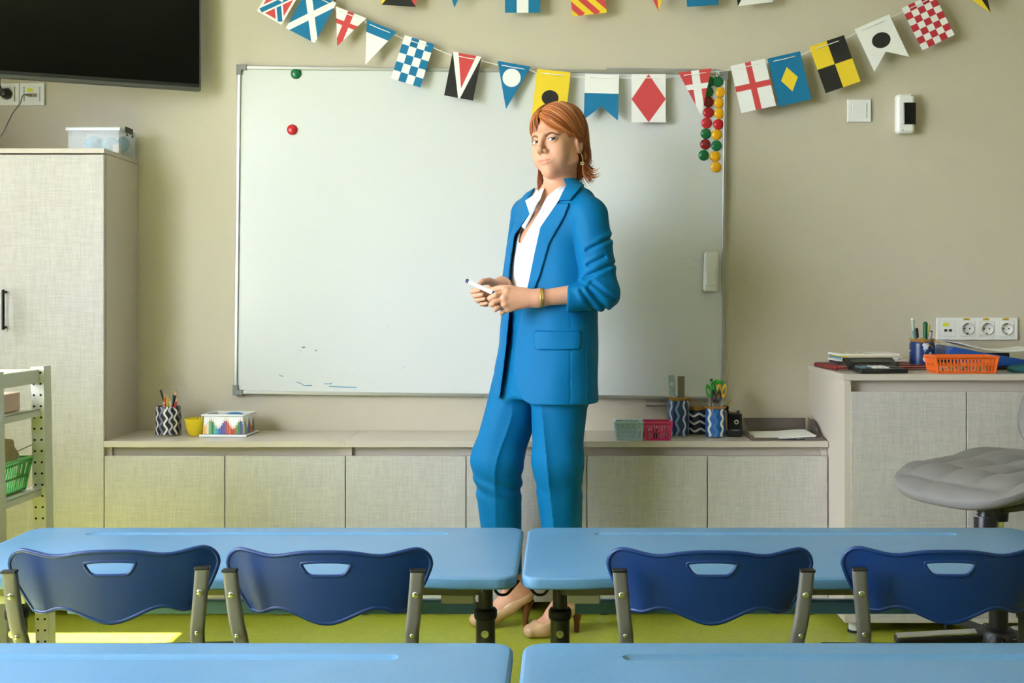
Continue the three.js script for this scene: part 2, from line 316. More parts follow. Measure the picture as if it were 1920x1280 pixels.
[[-.859, 2.035, .09, 'dark blue school chair standing next to the metal shelf'], [-.446, 2.04, .0, 'dark blue school chair second from the metal shelf, beside the desk gap'],
 [.290, 2.04, .0, 'dark blue school chair beside the desk gap, on the side of the striped jars'], [.745, 2.035, -.03, 'dark blue school chair in front of the grey swivel chair']].forEach(([x, z, a, label], i) => {
  const o = i ? copy(chair0, label) : chair0; o.userData.label = label; o.position.set(x, 0, z); o.rotation.y = a;
});
// ---------------------------------------------------------------- whiteboard and what hangs on the wall
{
  const t = thing('whiteboard', 'large magnetic whiteboard with aluminium frame hung on the beige wall', 'whiteboard', [-.287, 1.307, 0]); t.rotation.z = -.0115;
  const w = 1.772, h = 1.188, f = .013;
  const surface = canvasTex(1536, 1024, (c, W, H) => {
    c.fillStyle = '#dadcda'; c.fillRect(0, 0, W, H);
    const X = (px) => (px - 441) / 918 * W, Y = (py) => (py - 130) / 612 * H;
    c.lineCap = 'round';
    const stroke = (pts, col, lw) => { c.strokeStyle = col; c.lineWidth = lw; c.beginPath(); pts.forEach(([x, y], i) => i ? c.lineTo(X(x), Y(y)) : c.moveTo(X(x), Y(y))); c.stroke(); };
    stroke([[564, 657.5], [569, 656.6]], '#46606e', 2.6); stroke([[589, 663.5], [591, 662]], '#56707c', 2.6); stroke([[560.5, 663], [561, 664]], '#7b8d96', 2);
    stroke([[521.5, 710], [524, 711.5], [529, 712.5]], '#8495b5', 2.4);
    stroke([[554, 723], [562, 725.5], [569.5, 730]], '#5f83ab', 2); stroke([[571, 729.6], [583, 729]], '#2f6ea8', 2.6);
    stroke([[607, 725.5], [618, 725.5], [621, 724.2]], '#4f86ae', 2); stroke([[616, 730.4], [640, 731.2], [668, 731.8]], '#5294bd', 2.4);
    stroke([[723, 617], [725, 617.4]], '#aeb9ba', 2); stroke([[752, 695], [760, 691]], '#c3cbcc', 2); stroke([[1283, 482], [1300, 477], [1316, 490]], '#d2d6d4', 4); stroke([[1290, 500], [1312, 498]], '#d6dad8', 5);
    stroke([[660, 709], [668, 707]], '#cdd5d8', 2); stroke([[640, 653], [646, 653.4]], '#cdd3d4', 2);
  });
  const face = mesh('writing_surface', new THREE.BoxGeometry(w - .02, h - .02, .012).translate(0, 0, .012), M('#ffffff', .22, { map: surface }), t); say(face, 'glossy white writing surface with faint blue marker residue');
  for (const s of [-1, 1]) {
    mesh('frame_bar', [span(-w / 2 + .03, w / 2 - .03, s * h / 2 - f / 2 - s * f / 2, s * h / 2 + f / 2 - s * f / 2, .004, .025, .003)], alu, t);
    mesh('frame_bar', [span(s * w / 2 - f / 2 - s * f / 2, s * w / 2 + f / 2 - s * f / 2, -h / 2 + .03, h / 2 - .03, .004, .025, .003)], alu, t);
  }
  for (const sx of [-1, 1]) for (const sy of [-1, 1]) mesh('corner_cap', prism([[0, 0], [.037, 0], [.037, .019], [.022, .019], [.019, .022], [.019, .037], [0, .037]], .026, .002).translate(-.003, -.003, 0).rotateZ((sx < 0 ? (sy < 0 ? 0 : -.5) : (sy < 0 ? .5 : 1)) * Math.PI).translate(sx * w / 2, sy * h / 2, .003), M('#7e807e', .5), t);
  mesh('hanging_rail', span(w / 2 - .44, w / 2 - .03, h / 2 - .006, h / 2 + .008, .004, .02, .002), M('#9b9b98', .45), t);
  mesh('pen_ledge', [span(w / 2 - .28, w / 2 - .06, -h / 2 - .026, -h / 2 - .021, .004, .04, .001), span(w / 2 - .28, w / 2 - .06, -h / 2 - .026, -h / 2 - .012, .036, .04, .001), span(w / 2 - .28, w / 2 - .06, -h / 2 - .026, -h / 2, .003, .006)], alu, t);
}
{ // round magnets
  const R = .0195, geo = lathe([[0, .0092], [.006, .009], [.012, .0078], [.0165, .0052], [.0188, .0022], [.0195, 0], [.0185, -.001], [0, -.001]], 36).rotateX(Math.PI / 2);
  const tone = { green: '#0c6b3c', 'dark red': '#8c1526', red: '#c3202e', yellow: '#efae12' };
  const spots = [[555, 138, 'green', 'green round magnet alone at the top of the whiteboard'], [548, 243, 'red', 'red round magnet alone below the lone green magnet'],
    [1330, 153, 'green', 'green magnet tucked behind the red pennant with a white cross'], [1346, 153, 'green', 'green magnet at the top of the yellow magnet column, in the board corner'],
    [1328, 172, 'green', 'green magnet half hidden by the pennant, above the dark red one'], [1351, 173, 'yellow', 'topmost yellow magnet, right under a green one'],
    [1328, 191, 'dark red', 'dark red magnet just under two green ones'], [1348, 193, 'yellow', 'second yellow magnet from the top of its column'],
    [1328, 211, 'red', 'upper of the two bright red magnets in one column'], [1348.5, 213, 'yellow', 'third yellow magnet from the top, right above a red one'],
    [1325, 230.5, 'red', 'lower of the two bright red magnets in one column, above a green one'], [1347, 233, 'red', 'red magnet between yellow magnets above and below it'],
    [1323.5, 250.5, 'green', 'green magnet between a red and a dark red one'], [1344, 252.5, 'yellow', 'yellow magnet between a red and a green one'],
    [1322.5, 270.5, 'dark red', 'dark red magnet between two green ones, low in its column'], [1343.5, 273, 'green', 'green magnet between two yellow ones'],
    [1319.5, 291, 'green', 'green magnet at the lower end of its column'], [1341, 293, 'yellow', 'yellow magnet with a scuffed face, second from the lower end'],
    [1342.5, 313, 'yellow', 'lowest yellow magnet of the double column']];
  for (const [px, py, c, label] of spots) { const o = single('magnet', geo, M(tone[c], .22), label, 'magnet', 'round magnets on the whiteboard'); const p = atD(px, py, BACK - .02); o.position.set(p.x, p.y, .0195); }
}
{
  const p = atD(1332, 510, BACK - .03), t = thing('board_eraser', 'white magnetic eraser on the right side of the whiteboard', 'eraser', [p.x, p.y, .019]); t.rotation.z = -.03;
  mesh('grip', [rbox(.052, .145, .024, .01, 0, 0, .02, 4), rbox(.036, .1, .008, .004, 0, 0, .033, 3)], M('#e6e5e0', .4), t);
  mesh('felt', rbox(.05, .142, .009, .002, 0, 0, .0045), M('#8c8c8a', .95), t);
}
// ---------------------------------------------------------------- flag garlands
const FLAG = { red: '#d4494a', blue: '#0b75a3', white: '#f2f1ee', yellow: '#f4d32f', black: '#23211f', crimson: '#c22f3c' };
const poly = (c, col, pts, w, h) => { c.fillStyle = col; c.beginPath(); pts.forEach(([x, y], i) => i ? c.lineTo(x * w, y * h) : c.moveTo(x * w, y * h)); c.fill(); };
const prints = {
  union: (c, w, h) => { c.fillStyle = FLAG.white; c.fillRect(0, 0, w, h); poly(c, FLAG.red, [[.08, .06], [.92, .06], [.92, .94], [.08, .94]], w, h); for (const [p, q] of [[[0, 0], [1, 1]], [[1, 0], [0, 1]]]) for (const [col, lw] of [[FLAG.white, .3], [FLAG.blue, .17]]) { c.strokeStyle = col; c.lineWidth = lw * w; c.beginPath(); c.moveTo(lerp(.1, .9, p[0]) * w, lerp(.06, .94, p[1]) * h); c.lineTo(lerp(.1, .9, q[0]) * w, lerp(.06, .94, q[1]) * h); c.stroke(); } c.fillStyle = FLAG.white; c.fillRect(.38 * w, 0, .24 * w, h * .45); },
  saltire: (c, w, h) => { c.fillStyle = FLAG.blue; c.fillRect(0, 0, w, h); c.strokeStyle = FLAG.white; c.lineWidth = .2 * w; for (const s of [0, 1]) { c.beginPath(); c.moveTo((s ? 1.02 : -.02) * w, -.02 * h); c.lineTo((s ? -.02 : 1.02) * w, 1.02 * h); c.stroke(); } },
  crossPennant: (c, w, h, a = FLAG.white, b = FLAG.red, k = .2) => { c.fillStyle = a; c.fillRect(0, 0, w, h); c.fillStyle = b; c.fillRect((.5 - k / 2) * w, 0, k * w, h); c.fillRect(0, .3 * h, w, .12 * h); },
  redPennant: (c, w, h) => prints.crossPennant(c, w, h, FLAG.red, FLAG.white, .24),
  topBand: (c, w, h) => { c.fillStyle = FLAG.white; c.fillRect(0, 0, w, h); c.fillStyle = FLAG.blue; c.fillRect(0, 0, w, .27 * h); },
  checks: (c, w, h, a = FLAG.blue, n = 4, m = 5) => { for (let j = 0; j < m; j++) for (let i = 0; i < n; i++) { c.fillStyle = (i + j) % 2 ? a : FLAG.white; c.fillRect(i * w / n, j * h / m, w / n + 1, h / m + 1); } },
  redChecks: (c, w, h) => prints.checks(c, w, h, FLAG.crimson, 5, 7),
  wedge: (c, w, h) => { c.fillStyle = FLAG.black; c.fillRect(0, 0, w, h); poly(c, FLAG.white, [[0, 0], [1, 0], [.55, 1], [.48, 1]], w, h); poly(c, FLAG.red, [[.2, 0], [.82, 0], [.52, .78]], w, h); },
  dotPennant: (c, w, h) => { c.fillStyle = FLAG.blue; c.fillRect(0, 0, w, h); c.fillStyle = FLAG.white; c.beginPath(); c.ellipse(.5 * w, .31 * h, .27 * w, .2 * h, 0, 0, 7); c.fill(); },
  blackDot: (c, w, h) => { c.fillStyle = FLAG.yellow; c.fillRect(0, 0, w, h); c.fillStyle = FLAG.black; c.beginPath(); c.ellipse(.48 * w, .58 * h, .25 * w, .16 * h, 0, 0, 7); c.fill(); },
  halves: (c, w, h) => { c.fillStyle = FLAG.white; c.fillRect(0, 0, w, h); c.fillStyle = FLAG.blue; c.fillRect(0, .42 * h, w, h); },
  diamond: (c, w, h) => { c.fillStyle = FLAG.white; c.fillRect(0, 0, w, h); poly(c, FLAG.red, [[.5, .0], [1, .52], [.5, 1], [0, .52]], w, h); },
  redCross: (c, w, h) => { c.fillStyle = FLAG.white; c.fillRect(0, 0, w, h); c.fillStyle = FLAG.red; c.fillRect(.42 * w, 0, .17 * w, h); c.fillRect(0, .44 * h, w, .12 * h); },
  yellowDiamond: (c, w, h) => { c.fillStyle = FLAG.blue; c.fillRect(0, 0, w, h); poly(c, FLAG.yellow, [[.5, .25], [.76, .5], [.5, .76], [.24, .5]], w, h); },
  quarters: (c, w, h) => { c.fillStyle = FLAG.yellow; c.fillRect(0, 0, w, h); c.fillStyle = FLAG.black; c.fillRect(.5 * w, 0, w, .5 * h); c.fillRect(0, .5 * h, .5 * w, h); },
  whiteDot: (c, w, h) => { c.fillStyle = FLAG.white; c.fillRect(0, 0, w, h); c.fillStyle = FLAG.black; c.beginPath(); c.ellipse(.52 * w, .44 * h, .25 * w, .165 * h, 0, 0, 7); c.fill(); },
  yellowBlack: (c, w, h) => { c.fillStyle = FLAG.yellow; c.fillRect(0, 0, w, h); c.fillStyle = FLAG.black; c.fillRect(.5 * w, 0, w, h); },
  redYellow: (c, w, h) => { c.fillStyle = FLAG.red; c.fillRect(0, 0, w, h); c.fillStyle = FLAG.yellow; c.fillRect(.5 * w, 0, w, h); },
  triangles: (c, w, h) => { c.fillStyle = FLAG.blue; c.fillRect(0, 0, w, h); poly(c, FLAG.yellow, [[0, 0], [.5, .5], [0, 1]], w, h); poly(c, FLAG.black, [[0, 1], [.5, .5], [1, 1]], w, h); poly(c, FLAG.red, [[1, 0], [1, 1], [.5, .5]], w, h); },
  stripes: (c, w, h) => { c.fillStyle = FLAG.blue; c.fillRect(0, 0, w, h); c.fillStyle = FLAG.white; c.fillRect(w / 3, 0, w / 3, h); },
  diagonal: (c, w, h) => { c.fillStyle = FLAG.yellow; c.fillRect(0, 0, w, h); c.strokeStyle = FLAG.red; c.lineWidth = .17 * w; for (let k = -3; k < 6; k++) { c.beginPath(); c.moveTo((-.2 + k * .45) * w, -.1 * h); c.lineTo((1.2 + k * .45) * w, 1.0 * h); c.stroke(); } },
  blue: (c, w, h) => { c.fillStyle = FLAG.blue; c.fillRect(0, 0, w, h); },
  black: (c, w, h) => { c.fillStyle = FLAG.black; c.fillRect(0, 0, w, h); },
  corner: (c, w, h) => { c.fillStyle = FLAG.white; c.fillRect(0, 0, w, h); poly(c, FLAG.black, [[0, .45], [.5, .45], [0, 1]], w, h); },
};
const printTex = {};
const printOf = (k) => printTex[k] ??= M('#ffffff', .8, { map: canvasTex(160, 224, (c, w, h) => prints[k](c, w, h)) });
function garland(name, label, list, ends, z0) {           // list: [TLx, TLy, TRx, TRy, height in px, outline, print, part label]
  const t = thing(name, label, 'garland'), d = BACK - z0, path = [V(...ends[0])];
  list.forEach(([ax, ay, bx, by, hp, outline, print, say_], i) => {
    const A = atD(ax, ay, d), B = atD(bx, by, d), w = A.distanceTo(B), h = hp * d / FOCAL, ang = Math.atan2(B.y - A.y, B.x - A.x), zf = (i % 2) * .0016;
    const o = { rect: [[0, 0], [w, 0], [w, -h], [0, -h]], pennant: [[0, 0], [w, 0], [w / 2, -h]], tail: [[0, 0], [w, 0], [w, -h], [w / 2, -h * .7], [0, -h]] }[outline];
    const g = prism(o.slice().reverse(), .0008), p = g.attributes.position, uv = g.attributes.uv; for (let k = 0; k < p.count; k++) uv.setXY(k, p.getX(k) / w, 1 + p.getY(k) / h);
    const f = mesh('flag', g, printOf(print), t); f.position.set(A.x, A.y, z0 + zf); f.rotation.set(-.035 - .03 * (i % 3), 0, ang, 'ZXY'); say(f, say_);
    const P = (u, v, z) => V(A.x + Math.cos(ang) * u * w + Math.sin(ang) * v * h, A.y + Math.sin(ang) * u * w - Math.cos(ang) * v * h, z0 + zf + z);
    path.push(P(.0, .08, -.0022), P(.13, .08, -.0012), P(.19, .08, .0036), P(.5, .085, .0044), P(.78, .08, .0036), P(.84, .08, -.0012), P(1, .08, -.0022));
  });
  path.push(V(...ends[1]));
  mesh('string', new THREE.TubeGeometry(new THREE.CatmullRomCurve3(path, false, 'centripetal'), path.length * 7, .0017, 6), M('#f1f0ec', .7), t);
  return t;
}
const pt = (px, py, z) => { const p = atD(px, py, BACK - z); return [p.x, p.y, z]; };
garland('flag_garland', 'string of paper signal flags sagging in front of the whiteboard top', [
  [516, -38, 562, -12, 68, 'rect', 'union', 'red, white and blue flag'], [577, -22, 631, 6, 86, 'rect', 'saltire', 'blue flag with white diagonal cross'],
  [630, 12, 687, 34, 70, 'pennant', 'crossPennant', 'white pennant with red cross'], [688, 37, 744, 60, 80, 'pennant', 'topBand', 'white pennant with blue band'],
  [759, 66, 814, 83, 86, 'rect', 'checks', 'blue and white chequered flag'], [849, 97, 903, 107, 85, 'rect', 'wedge', 'black flag with red and white wedge'],
  [933, 114, 995, 125, 87, 'pennant', 'dotPennant', 'blue pennant with white disc'], [1007, 129, 1070, 136, 90, 'rect', 'blackDot', 'yellow flag with black disc'],
  [1097, 138, 1161, 140, 88, 'tail', 'halves', 'white and blue swallowtail'], [1184, 139, 1248, 139, 91, 'rect', 'diamond', 'white flag with red diamond'],
  [1272, 136, 1334, 128, 86, 'pennant', 'redPennant', 'red pennant with white cross'], [1369, 124, 1434, 110, 92, 'rect', 'redCross', 'white flag with red cross'],
  [1439, 110, 1500, 96, 93, 'rect', 'yellowDiamond', 'blue flag with yellow diamond'], [1517, 88, 1582, 66, 93, 'rect', 'quarters', 'yellow and black quartered flag'],
  [1602, 55, 1667, 27, 89, 'tail', 'whiteDot', 'white swallowtail with black disc'], [1690, 16, 1750, -13, 88, 'rect', 'redChecks', 'red and white chequered flag'],
  [1780, -30, 1836, -66, 88, 'pennant', 'yellowBlack', 'yellow and black pennant']], [pt(440, -75, .004), pt(1930, -150, .004)], .048);
garland('flag_garland', 'string of paper signal flags hung higher up, above the other garland', [
  [605, -86, 668, -80, 88, 'pennant', 'black', 'black pennant'], [722, -76, 786, -72, 87, 'rect', 'triangles', 'flag of four coloured triangles'], [826, -70, 890, -66, 85, 'pennant', 'blue', 'blue pennant'],
  [947, -64, 1013, -64, 89, 'rect', 'stripes', 'blue and white striped flag'], [1064, -56, 1128, -63, 89, 'rect', 'diagonal', 'red and yellow diagonally striped flag'], [1194, -62, 1258, -68, 90, 'pennant', 'redYellow', 'red and yellow pennant'],
  [1282, -74, 1341, -78, 88, 'rect', 'blue', 'plain blue flag'], [1372, -74, 1438, -82, 88, 'rect', 'corner', 'white flag with black corner']], [pt(470, -130, .004), pt(1600, -140, .004)], .048);
{ // loop of string that ties the lower garland to the board corner
  single('string_loop', tube([pt(1345, 131, .047), pt(1347, 138, .044), pt(1345, 144, .036), pt(1343, 139, .03), pt(1347, 134, .028), pt(1349, 140, .03)], .0012, 40, 6), M('#f1f0ec', .7), 'short white string loop tied at the upper corner of the whiteboard', 'string');
}
// ---------------------------------------------------------------- television, sockets, switch
{
  const t = thing('television', 'black flat television on a swivel wall arm above the tall cabinet', 'television', [-1.274, 1.806, .1], .405), w = .97, h = .56;
  mesh('case', [rbox(w, h, .03, .006, -w / 2, h / 2, -.016, 3), rbox(w * .6, h * .5, .03, .01, -w / 2, h * .4, -.04, 3)], M('#1c1d1e', .4), t);
  mesh('screen', box(w - .012, h - .03, .002, -w / 2, h / 2 + .009, -.0002), M('#030304', .2, { physical: true, specularIntensity: .35 }), t);
  mesh('bezel', [span(-w, 0, 0, .011, -.004, .0035, .002), span(-w, -w + .005, 0, h, -.004, .002), span(-.005, 0, 0, h, -.004, .002), span(-w, 0, h - .006, h, -.004, .002)], M('#5d605e', .35, { metalness: .5 }), t);
  mesh('wall_arm', [bar([-.42, .3, -.055], [-.33, .3, -.2], .03, .05), box(.02, .2, .06, -.42, .3, -.06)], darkSteel, t);
}
const outletFace = (x, y, s = 1) => {                     // round earthed socket, recessed
  return { well: lathe([[.0215, .0065], [.0205, .006], [.0198, -.004], [0, -.004]], 36).rotateX(Math.PI / 2).translate(x, y, .007), pins: [place(cyl(.0026, .0026, .002, 0, 0, 0, 12), x - .0095, y, .0035, Math.PI / 2), place(cyl(.0026, .0026, .002, 0, 0, 0, 12), x + .0095, y, .0035, Math.PI / 2), box(.006, .004, .008, x, y + .0185, .007), box(.006, .004, .008, x, y - .0185, .007)] };
};
function platePart(parent, x, y, w, h) { return mesh('frame', cut(plain(rbox(w, h, .009, .002, x, y, .0045, 3)), box(w - .028, h - .028, .02, x, y, .009)), whitePlastic, parent); }
const insert = (x, y) => rbox(.0545, .0545, .005, .0012, x, y, .0062);
function outletInsert(parent, x, y) {
  const m = mesh('socket_insert', cut(plain(insert(x, y)), plain(place(cyl(.0205, .0205, .02, 0, 0, 0, 36), x, y, .006, Math.PI / 2))), whitePlastic, parent), f = outletFace(x, y);
  mesh('socket_well', f.well, M('#e2e1dc', .4, { side: THREE.DoubleSide }), m); mesh('contact', f.pins, M('#3b342c', .4, { metalness: .4 }), m);
}
function dataInsert(parent, x, y) {
  const m = mesh('socket_insert', insert(x, y), whitePlastic, parent);
  mesh('data_port', [box(.011, .009, .002, x - .0085, y - .006, .0085), box(.011, .009, .002, x + .0085, y - .006, .0085)], M('#33302c', .6), m);
  mesh('sticker', rbox(.022, .012, .0008, .0003, x - .008, y + .0145, .009), M('#e4e01d', .6), m);
}
{
  const p = atD(1831, 616, BACK), t = thing('socket_strip', 'white four-gang wall socket strip above the orange basket', 'socket', [p.x, p.y, 0]), w = .294, h = .081;
  let frame = plain(rbox(w, h, .009, .002, 0, 0, .0045, 3)); for (let k = 0; k < 4; k++) frame = plain(cut(frame, box(.0555, .0555, .02, (k - 1.5) * .071, 0, .009)));
  mesh('frame', frame, whitePlastic, t); dataInsert(t, -1.5 * .071, 0); for (const k of [-.5, .5, 1.5]) { outletInsert(t, k * .071, 0);
    mesh('sticker', rbox(.024, .008, .0006, .0002, k * .071 - .004, .0345, .0092), M('#ffffff', .6, { map: canvasTex(96, 32, (c, W, H) => { c.fillStyle = '#dcb83a'; c.fillRect(0, 0, W, H); c.fillStyle = '#4c3d12'; for (let q = 0; q < 4; q++) c.fillRect(30 + q * 12, 9, 7, 14); }) }), t); }
}
{
  let p = atD(62, 177, BACK); const a = thing('data_socket', 'white square wall data socket with a yellow sticker and a cable plugged in', 'socket', [p.x, p.y, 0]); platePart(a, 0, 0, .0885, .0815); dataInsert(a, 0, 0);
  const c = thing('network_cable', 'thin grey cable drooping from the white data socket under the television', 'cable');
  mesh('plug', [bar([p.x - .006, p.y - .006, .009], [p.x - .006, p.y - .006, .03], .0115, .009, .001), bar([p.x + .011, p.y - .006, .009], [p.x + .011, p.y - .006, .022], .0115, .009, .001)], M('#b9b2a4', .5), c);
  mesh('cord', tube([[p.x - .006, p.y - .006, .028], [p.x - .014, p.y - .012, .05], pt(38, 193, .05), pt(24, 212, .045), pt(12, 236, .04), pt(2, 254, .04), pt(-18, 268, .04), pt(-60, 282, .03)], .0022, 60, 8), M('#76766f', .5), c);
  p = atD(15, 177, BACK); const b = thing('wall_socket', 'white square wall socket with a round black plug, under the television', 'socket', [p.x, p.y, 0]); platePart(b, 0, 0, .0885, .0815); outletInsert(b, 0, 0);
  const q = thing('power_plug', 'black round power plug in the white wall socket under the television', 'plug', [p.x, p.y, .006]);
  mesh('body', [lathe([[0, .0], [.0185, 0], [.0185, .012], [.015, .03], [.008, .034], [0, .034]], 28).rotateX(Math.PI / 2)], M('#1b1b1c', .3), q);
  mesh('cord', tube([[0, .004, .03], [-.008, .018, .036], [-.012, .04, .034], [-.012, .08, .02], [-.03, .16, .012]], .0034, 30, 8), M('#1b1b1c', .4), q);
}
{
  const p = atD(1610, 208, BACK), t = thing('light_switch', 'white square light switch on the beige wall', 'switch', [p.x, p.y, 0]); platePart(t, 0, 0, .0855, .0815);
  mesh('rocker', rbox(.0545, .0545, .009, .0018, 0, 0, .0062, 3).rotateX(.03), whitePlastic, t);
}
{
  const p = atD(1696, 214, BACK - .02), t = thing('wall_device', 'white rounded wall unit with a dark glossy window beside the light switch', 'wall device', [p.x, p.y, 0]);
  mesh('case', rbox(.066, .142, .042, .013, 0, 0, .0205, 5), M('#f0efeb', .3), t);
  const c = new THREE.CylinderGeometry(.07, .07, .076, 40, 1, false, -.42, .84); const s = new THREE.Shape(); s.moveTo(-.021, 0); s.quadraticCurveTo(-.021, .008, -.01, .0105); s.quadraticCurveTo(.008, .0125, .0235, .008); s.lineTo(.0235, 0);
  mesh('window', new THREE.ExtrudeGeometry(s, { depth: .076, bevelEnabled: true, bevelSize: .0012, bevelThickness: .0012, bevelSegments: 2 }).rotateX(Math.PI / 2).translate(.009, .037, .035).rotateX(0), M('#0b0c0e', .12), t);
  for (const [x, y] of [[.02, .064], [-.012, -.061]]) mesh('screw', place(cyl(.0022, .0022, .002, 0, 0, 0, 12), x, y, .0412, Math.PI / 2), M('#3a3a3a', .5), t);
}
// ---------------------------------------------------------------- small things
const LT = LOWTOP + .0002, RT = RTOP + .0002;
function basketGeometry(w, d, h, taper, nx, nz, rows = 2) {   // w, d at the rim; slotted walls
  const list = [], k = 1 - taper, b = .0032, at = (x, y, z) => [x * lerp(k, 1, y / h), y, z * lerp(k, 1, y / h)];
  const ringAt = (y, t) => { for (const s of [-1, 1]) { list.push(bar(at(-w / 2, y, s * d / 2), at(w / 2, y, s * d / 2), t, b, .0008), bar(at(s * w / 2, y, -d / 2), at(s * w / 2, y, d / 2), b, t, .0008)); } };
  const H = (y) => ringAt(y, .006);
  for (let r = 0; r <= rows; r++) { const y = .004 + (h * .86 - .004) * r / rows; ringAt(y, b); for (const s of [-1, 1]) { list.push(bar(at(-w / 2, y, s * d / 2), at(w / 2, y, s * d / 2), b, .0065, .0008), bar(at(s * w / 2, y, -d / 2), at(s * w / 2, y, d / 2), b, .0065, .0008)); } }
  for (const s of [-1, 1]) {
    for (let i = 0; i <= nx; i++) { const x = (i / nx - .5) * w; list.push(bar(at(x, 0, s * d / 2), at(x, h, s * d / 2), i % nx ? .0038 : .009, b, .0006)); }
    for (let i = 0; i <= nz; i++) { const z = (i / nz - .5) * d; list.push(bar(at(s * w / 2, 0, z), at(s * w / 2, h, z), b, i % nz ? .0038 : .009, .0006)); }
    list.push(span(-w / 2 - .004, w / 2 + .004, h - .006, h, s * d / 2 - .004, s * d / 2 + .004, .0015), span(s * w / 2 - .004, s * w / 2 + .004, h - .006, h, -d / 2, d / 2, .0015));
  }
  list.push(span(-w * k / 2, w * k / 2, 0, .0025, -d * k / 2, d * k / 2));
  return join(list);
}
// -- painted jars -------------------------------------------------
const jarProfile = (R, H, neck = .8) => [[0, 0], [R * .9, 0], [R, .006], [R, H * .72], [R * .97, H * .8], [R * neck, H * .86], [R * neck, H * .9], [R * neck * 1.05, H * .91], [R * neck * 1.05, H], [R * neck * .96, H], [R * neck * .96, H * .1], [0, H * .1]];
function paintedJar(x, z, y, R, H, neck, draw, label, group, twine) {
  const t = thing('painted_jar', label, 'jar', [x, y, z], 0, group), uvFix = (g) => g;
  const tex = canvasTex(512, 256, draw);
  mesh('glass', lathe(jarProfile(R * .985, H, neck), 44), glass, t);
  const g = lathe([[R, .004], [R, H * .72], [R * .97, H * .8], [R * neck * 1.02, H * .855]], 44), p = g.attributes.position, uv = g.attributes.uv; for (let i = 0; i < p.count; i++) uv.setY(i, p.getY(i) / (H * .86)); g.rotateY(Math.PI);
  mesh('painted_band', g, M('#ffffff', .3, { map: tex, side: THREE.DoubleSide }), t);
  if (twine) {
    const pts = []; for (let i = 0; i <= 60; i++) { const a = i / 60 * 6 * Math.PI; pts.push([Math.cos(a) * (R * neck + .003), H * .87 + .0045 * Math.sin(i * .7) * .3 + .007 * i / 60, Math.sin(a) * (R * neck + .003)]); }
    const tails = twine.map((q) => tube(q.map(([a, b, c]) => [a, b, c]), .0013, 20, 6));
    mesh('twine', [tube(pts, .0016, 160, 6), ...tails], M('#b07d32', .9), t);
  }
  return t;
}
const wavyV = (cols, back) => (c, W, H) => { c.fillStyle = back; c.fillRect(0, 0, W, H); cols.forEach(([x, lw, col], k) => { c.strokeStyle = col; c.lineWidth = lw; c.lineCap = 'round'; c.beginPath(); for (let y = -10; y <= H + 10; y += 4) { const X = x + 9 * Math.sin(y / 15 + k * 1.7); y === -10 ? c.moveTo(X, y) : c.lineTo(X, y); } c.stroke(); }); };
const across = (n, f) => Array.from({ length: n }, (_, i) => f(i));
const pencilJar = paintedJar(...(() => { const p = atD(316, 812, 4.13); return [p.x, .135]; })(), LT, .0445, .118, .88, wavyV(across(16, (i) => [i * 32 + 8, 14, ['#e9e8e6', '#c9c6cc', '#efefee', '#8d8a99'][i % 4]]), '#24242f'), 'glass jar with black and white wavy stripes holding pencils, beside the yellow bowl', 'painted jars');
function pencil(a, b, col, label, tip = '#d9b48a', lead = '#2a2622') {
  const t = thing('pencil', label, 'pencil', a, 0, 'pencils in the striped jar'), A = V(0, 0, 0), B = V(b[0] - a[0], b[1] - a[1], b[2] - a[2]), L = B.length(), q = (k) => B.clone().multiplyScalar(k).toArray();
  mesh('shaft', rod([0, 0, 0], q(1 - .019 / L), .0036, .0036, 6), M(col, .4), t); mesh('wood_tip', rod(q(1 - .019 / L), q(1 - .005 / L), .0036, .0012, 10), M(tip, .7), t); mesh('lead', rod(q(1 - .005 / L), q(1), .0012, .0003, 8), M(lead, .5), t);
}
{
  const j = pencilJar.position, B = (x, z) => [j.x + x, LT + .014, j.z + z], E = (px, py, z) => { const p = atD(px, py, BACK - z); return [p.x, p.y, z]; };
  pencil(B(.018, .004), E(298, 721, .13), '#1d1d1f', 'black pencil leaning out farthest from the striped jar');
  pencil(B(-.012, .012), E(309, 735, .15), '#d9602c', 'orange pencil in the striped jar', '#e0b183', '#d9602c');
  pencil(B(.006, .014), E(313, 737, .16), '#e8b62b', 'yellow pencil in the striped jar', '#e0b183', '#e8b62b');
  pencil(B(.012, -.008), E(326, 729, .12), '#1f4f33', 'dark green pencil with a pale tip in the striped jar');
  pencil(B(-.006, .0), E(331, 731, .15), '#222228', 'black pencil standing beside the green one in the striped jar');
  pencil(B(-.002, .01), E(334, 743, .17), '#c93a4a', 'short red pencil in the striped jar', '#e0b183', '#c93a4a');
  pencil(B(.016, .006), E(318, 741, .17), '#efd9c0', 'pale wooden pencil in the striped jar', '#e0b183', '#c9552e');
}
{
  const p = atD(371, 813, 4.12), t = thing('bowl', 'small translucent yellow plastic bowl beside the pencil-print box', 'bowl', [p.x, LT, .15]);
  mesh('bowl_wall', lathe([[0, 0], [.026, 0], [.029, .003], [.037, .022], [.0425, .05], [.0435, .06], [.042, .06], [.0405, .05], [.0355, .024], [.027, .006], [0, .005]], 44), M('#e3c61c', .35), t);
  for (const [a, l] of [[.3, .05], [1.2, .045], [-.5, .048], [.8, .05]]) single('pencil_stub', rod([p.x - .012 * Math.cos(a), LT + .008, .15 - .012 * Math.sin(a)], [p.x + l * .5 * Math.cos(a), LT + .064, .15 + l * .5 * Math.sin(a)], .0022, .0012, 8), M('#4a3a30', .6), 'thin dark stick lying in the yellow bowl', 'stick', 'sticks in the yellow bowl');
}
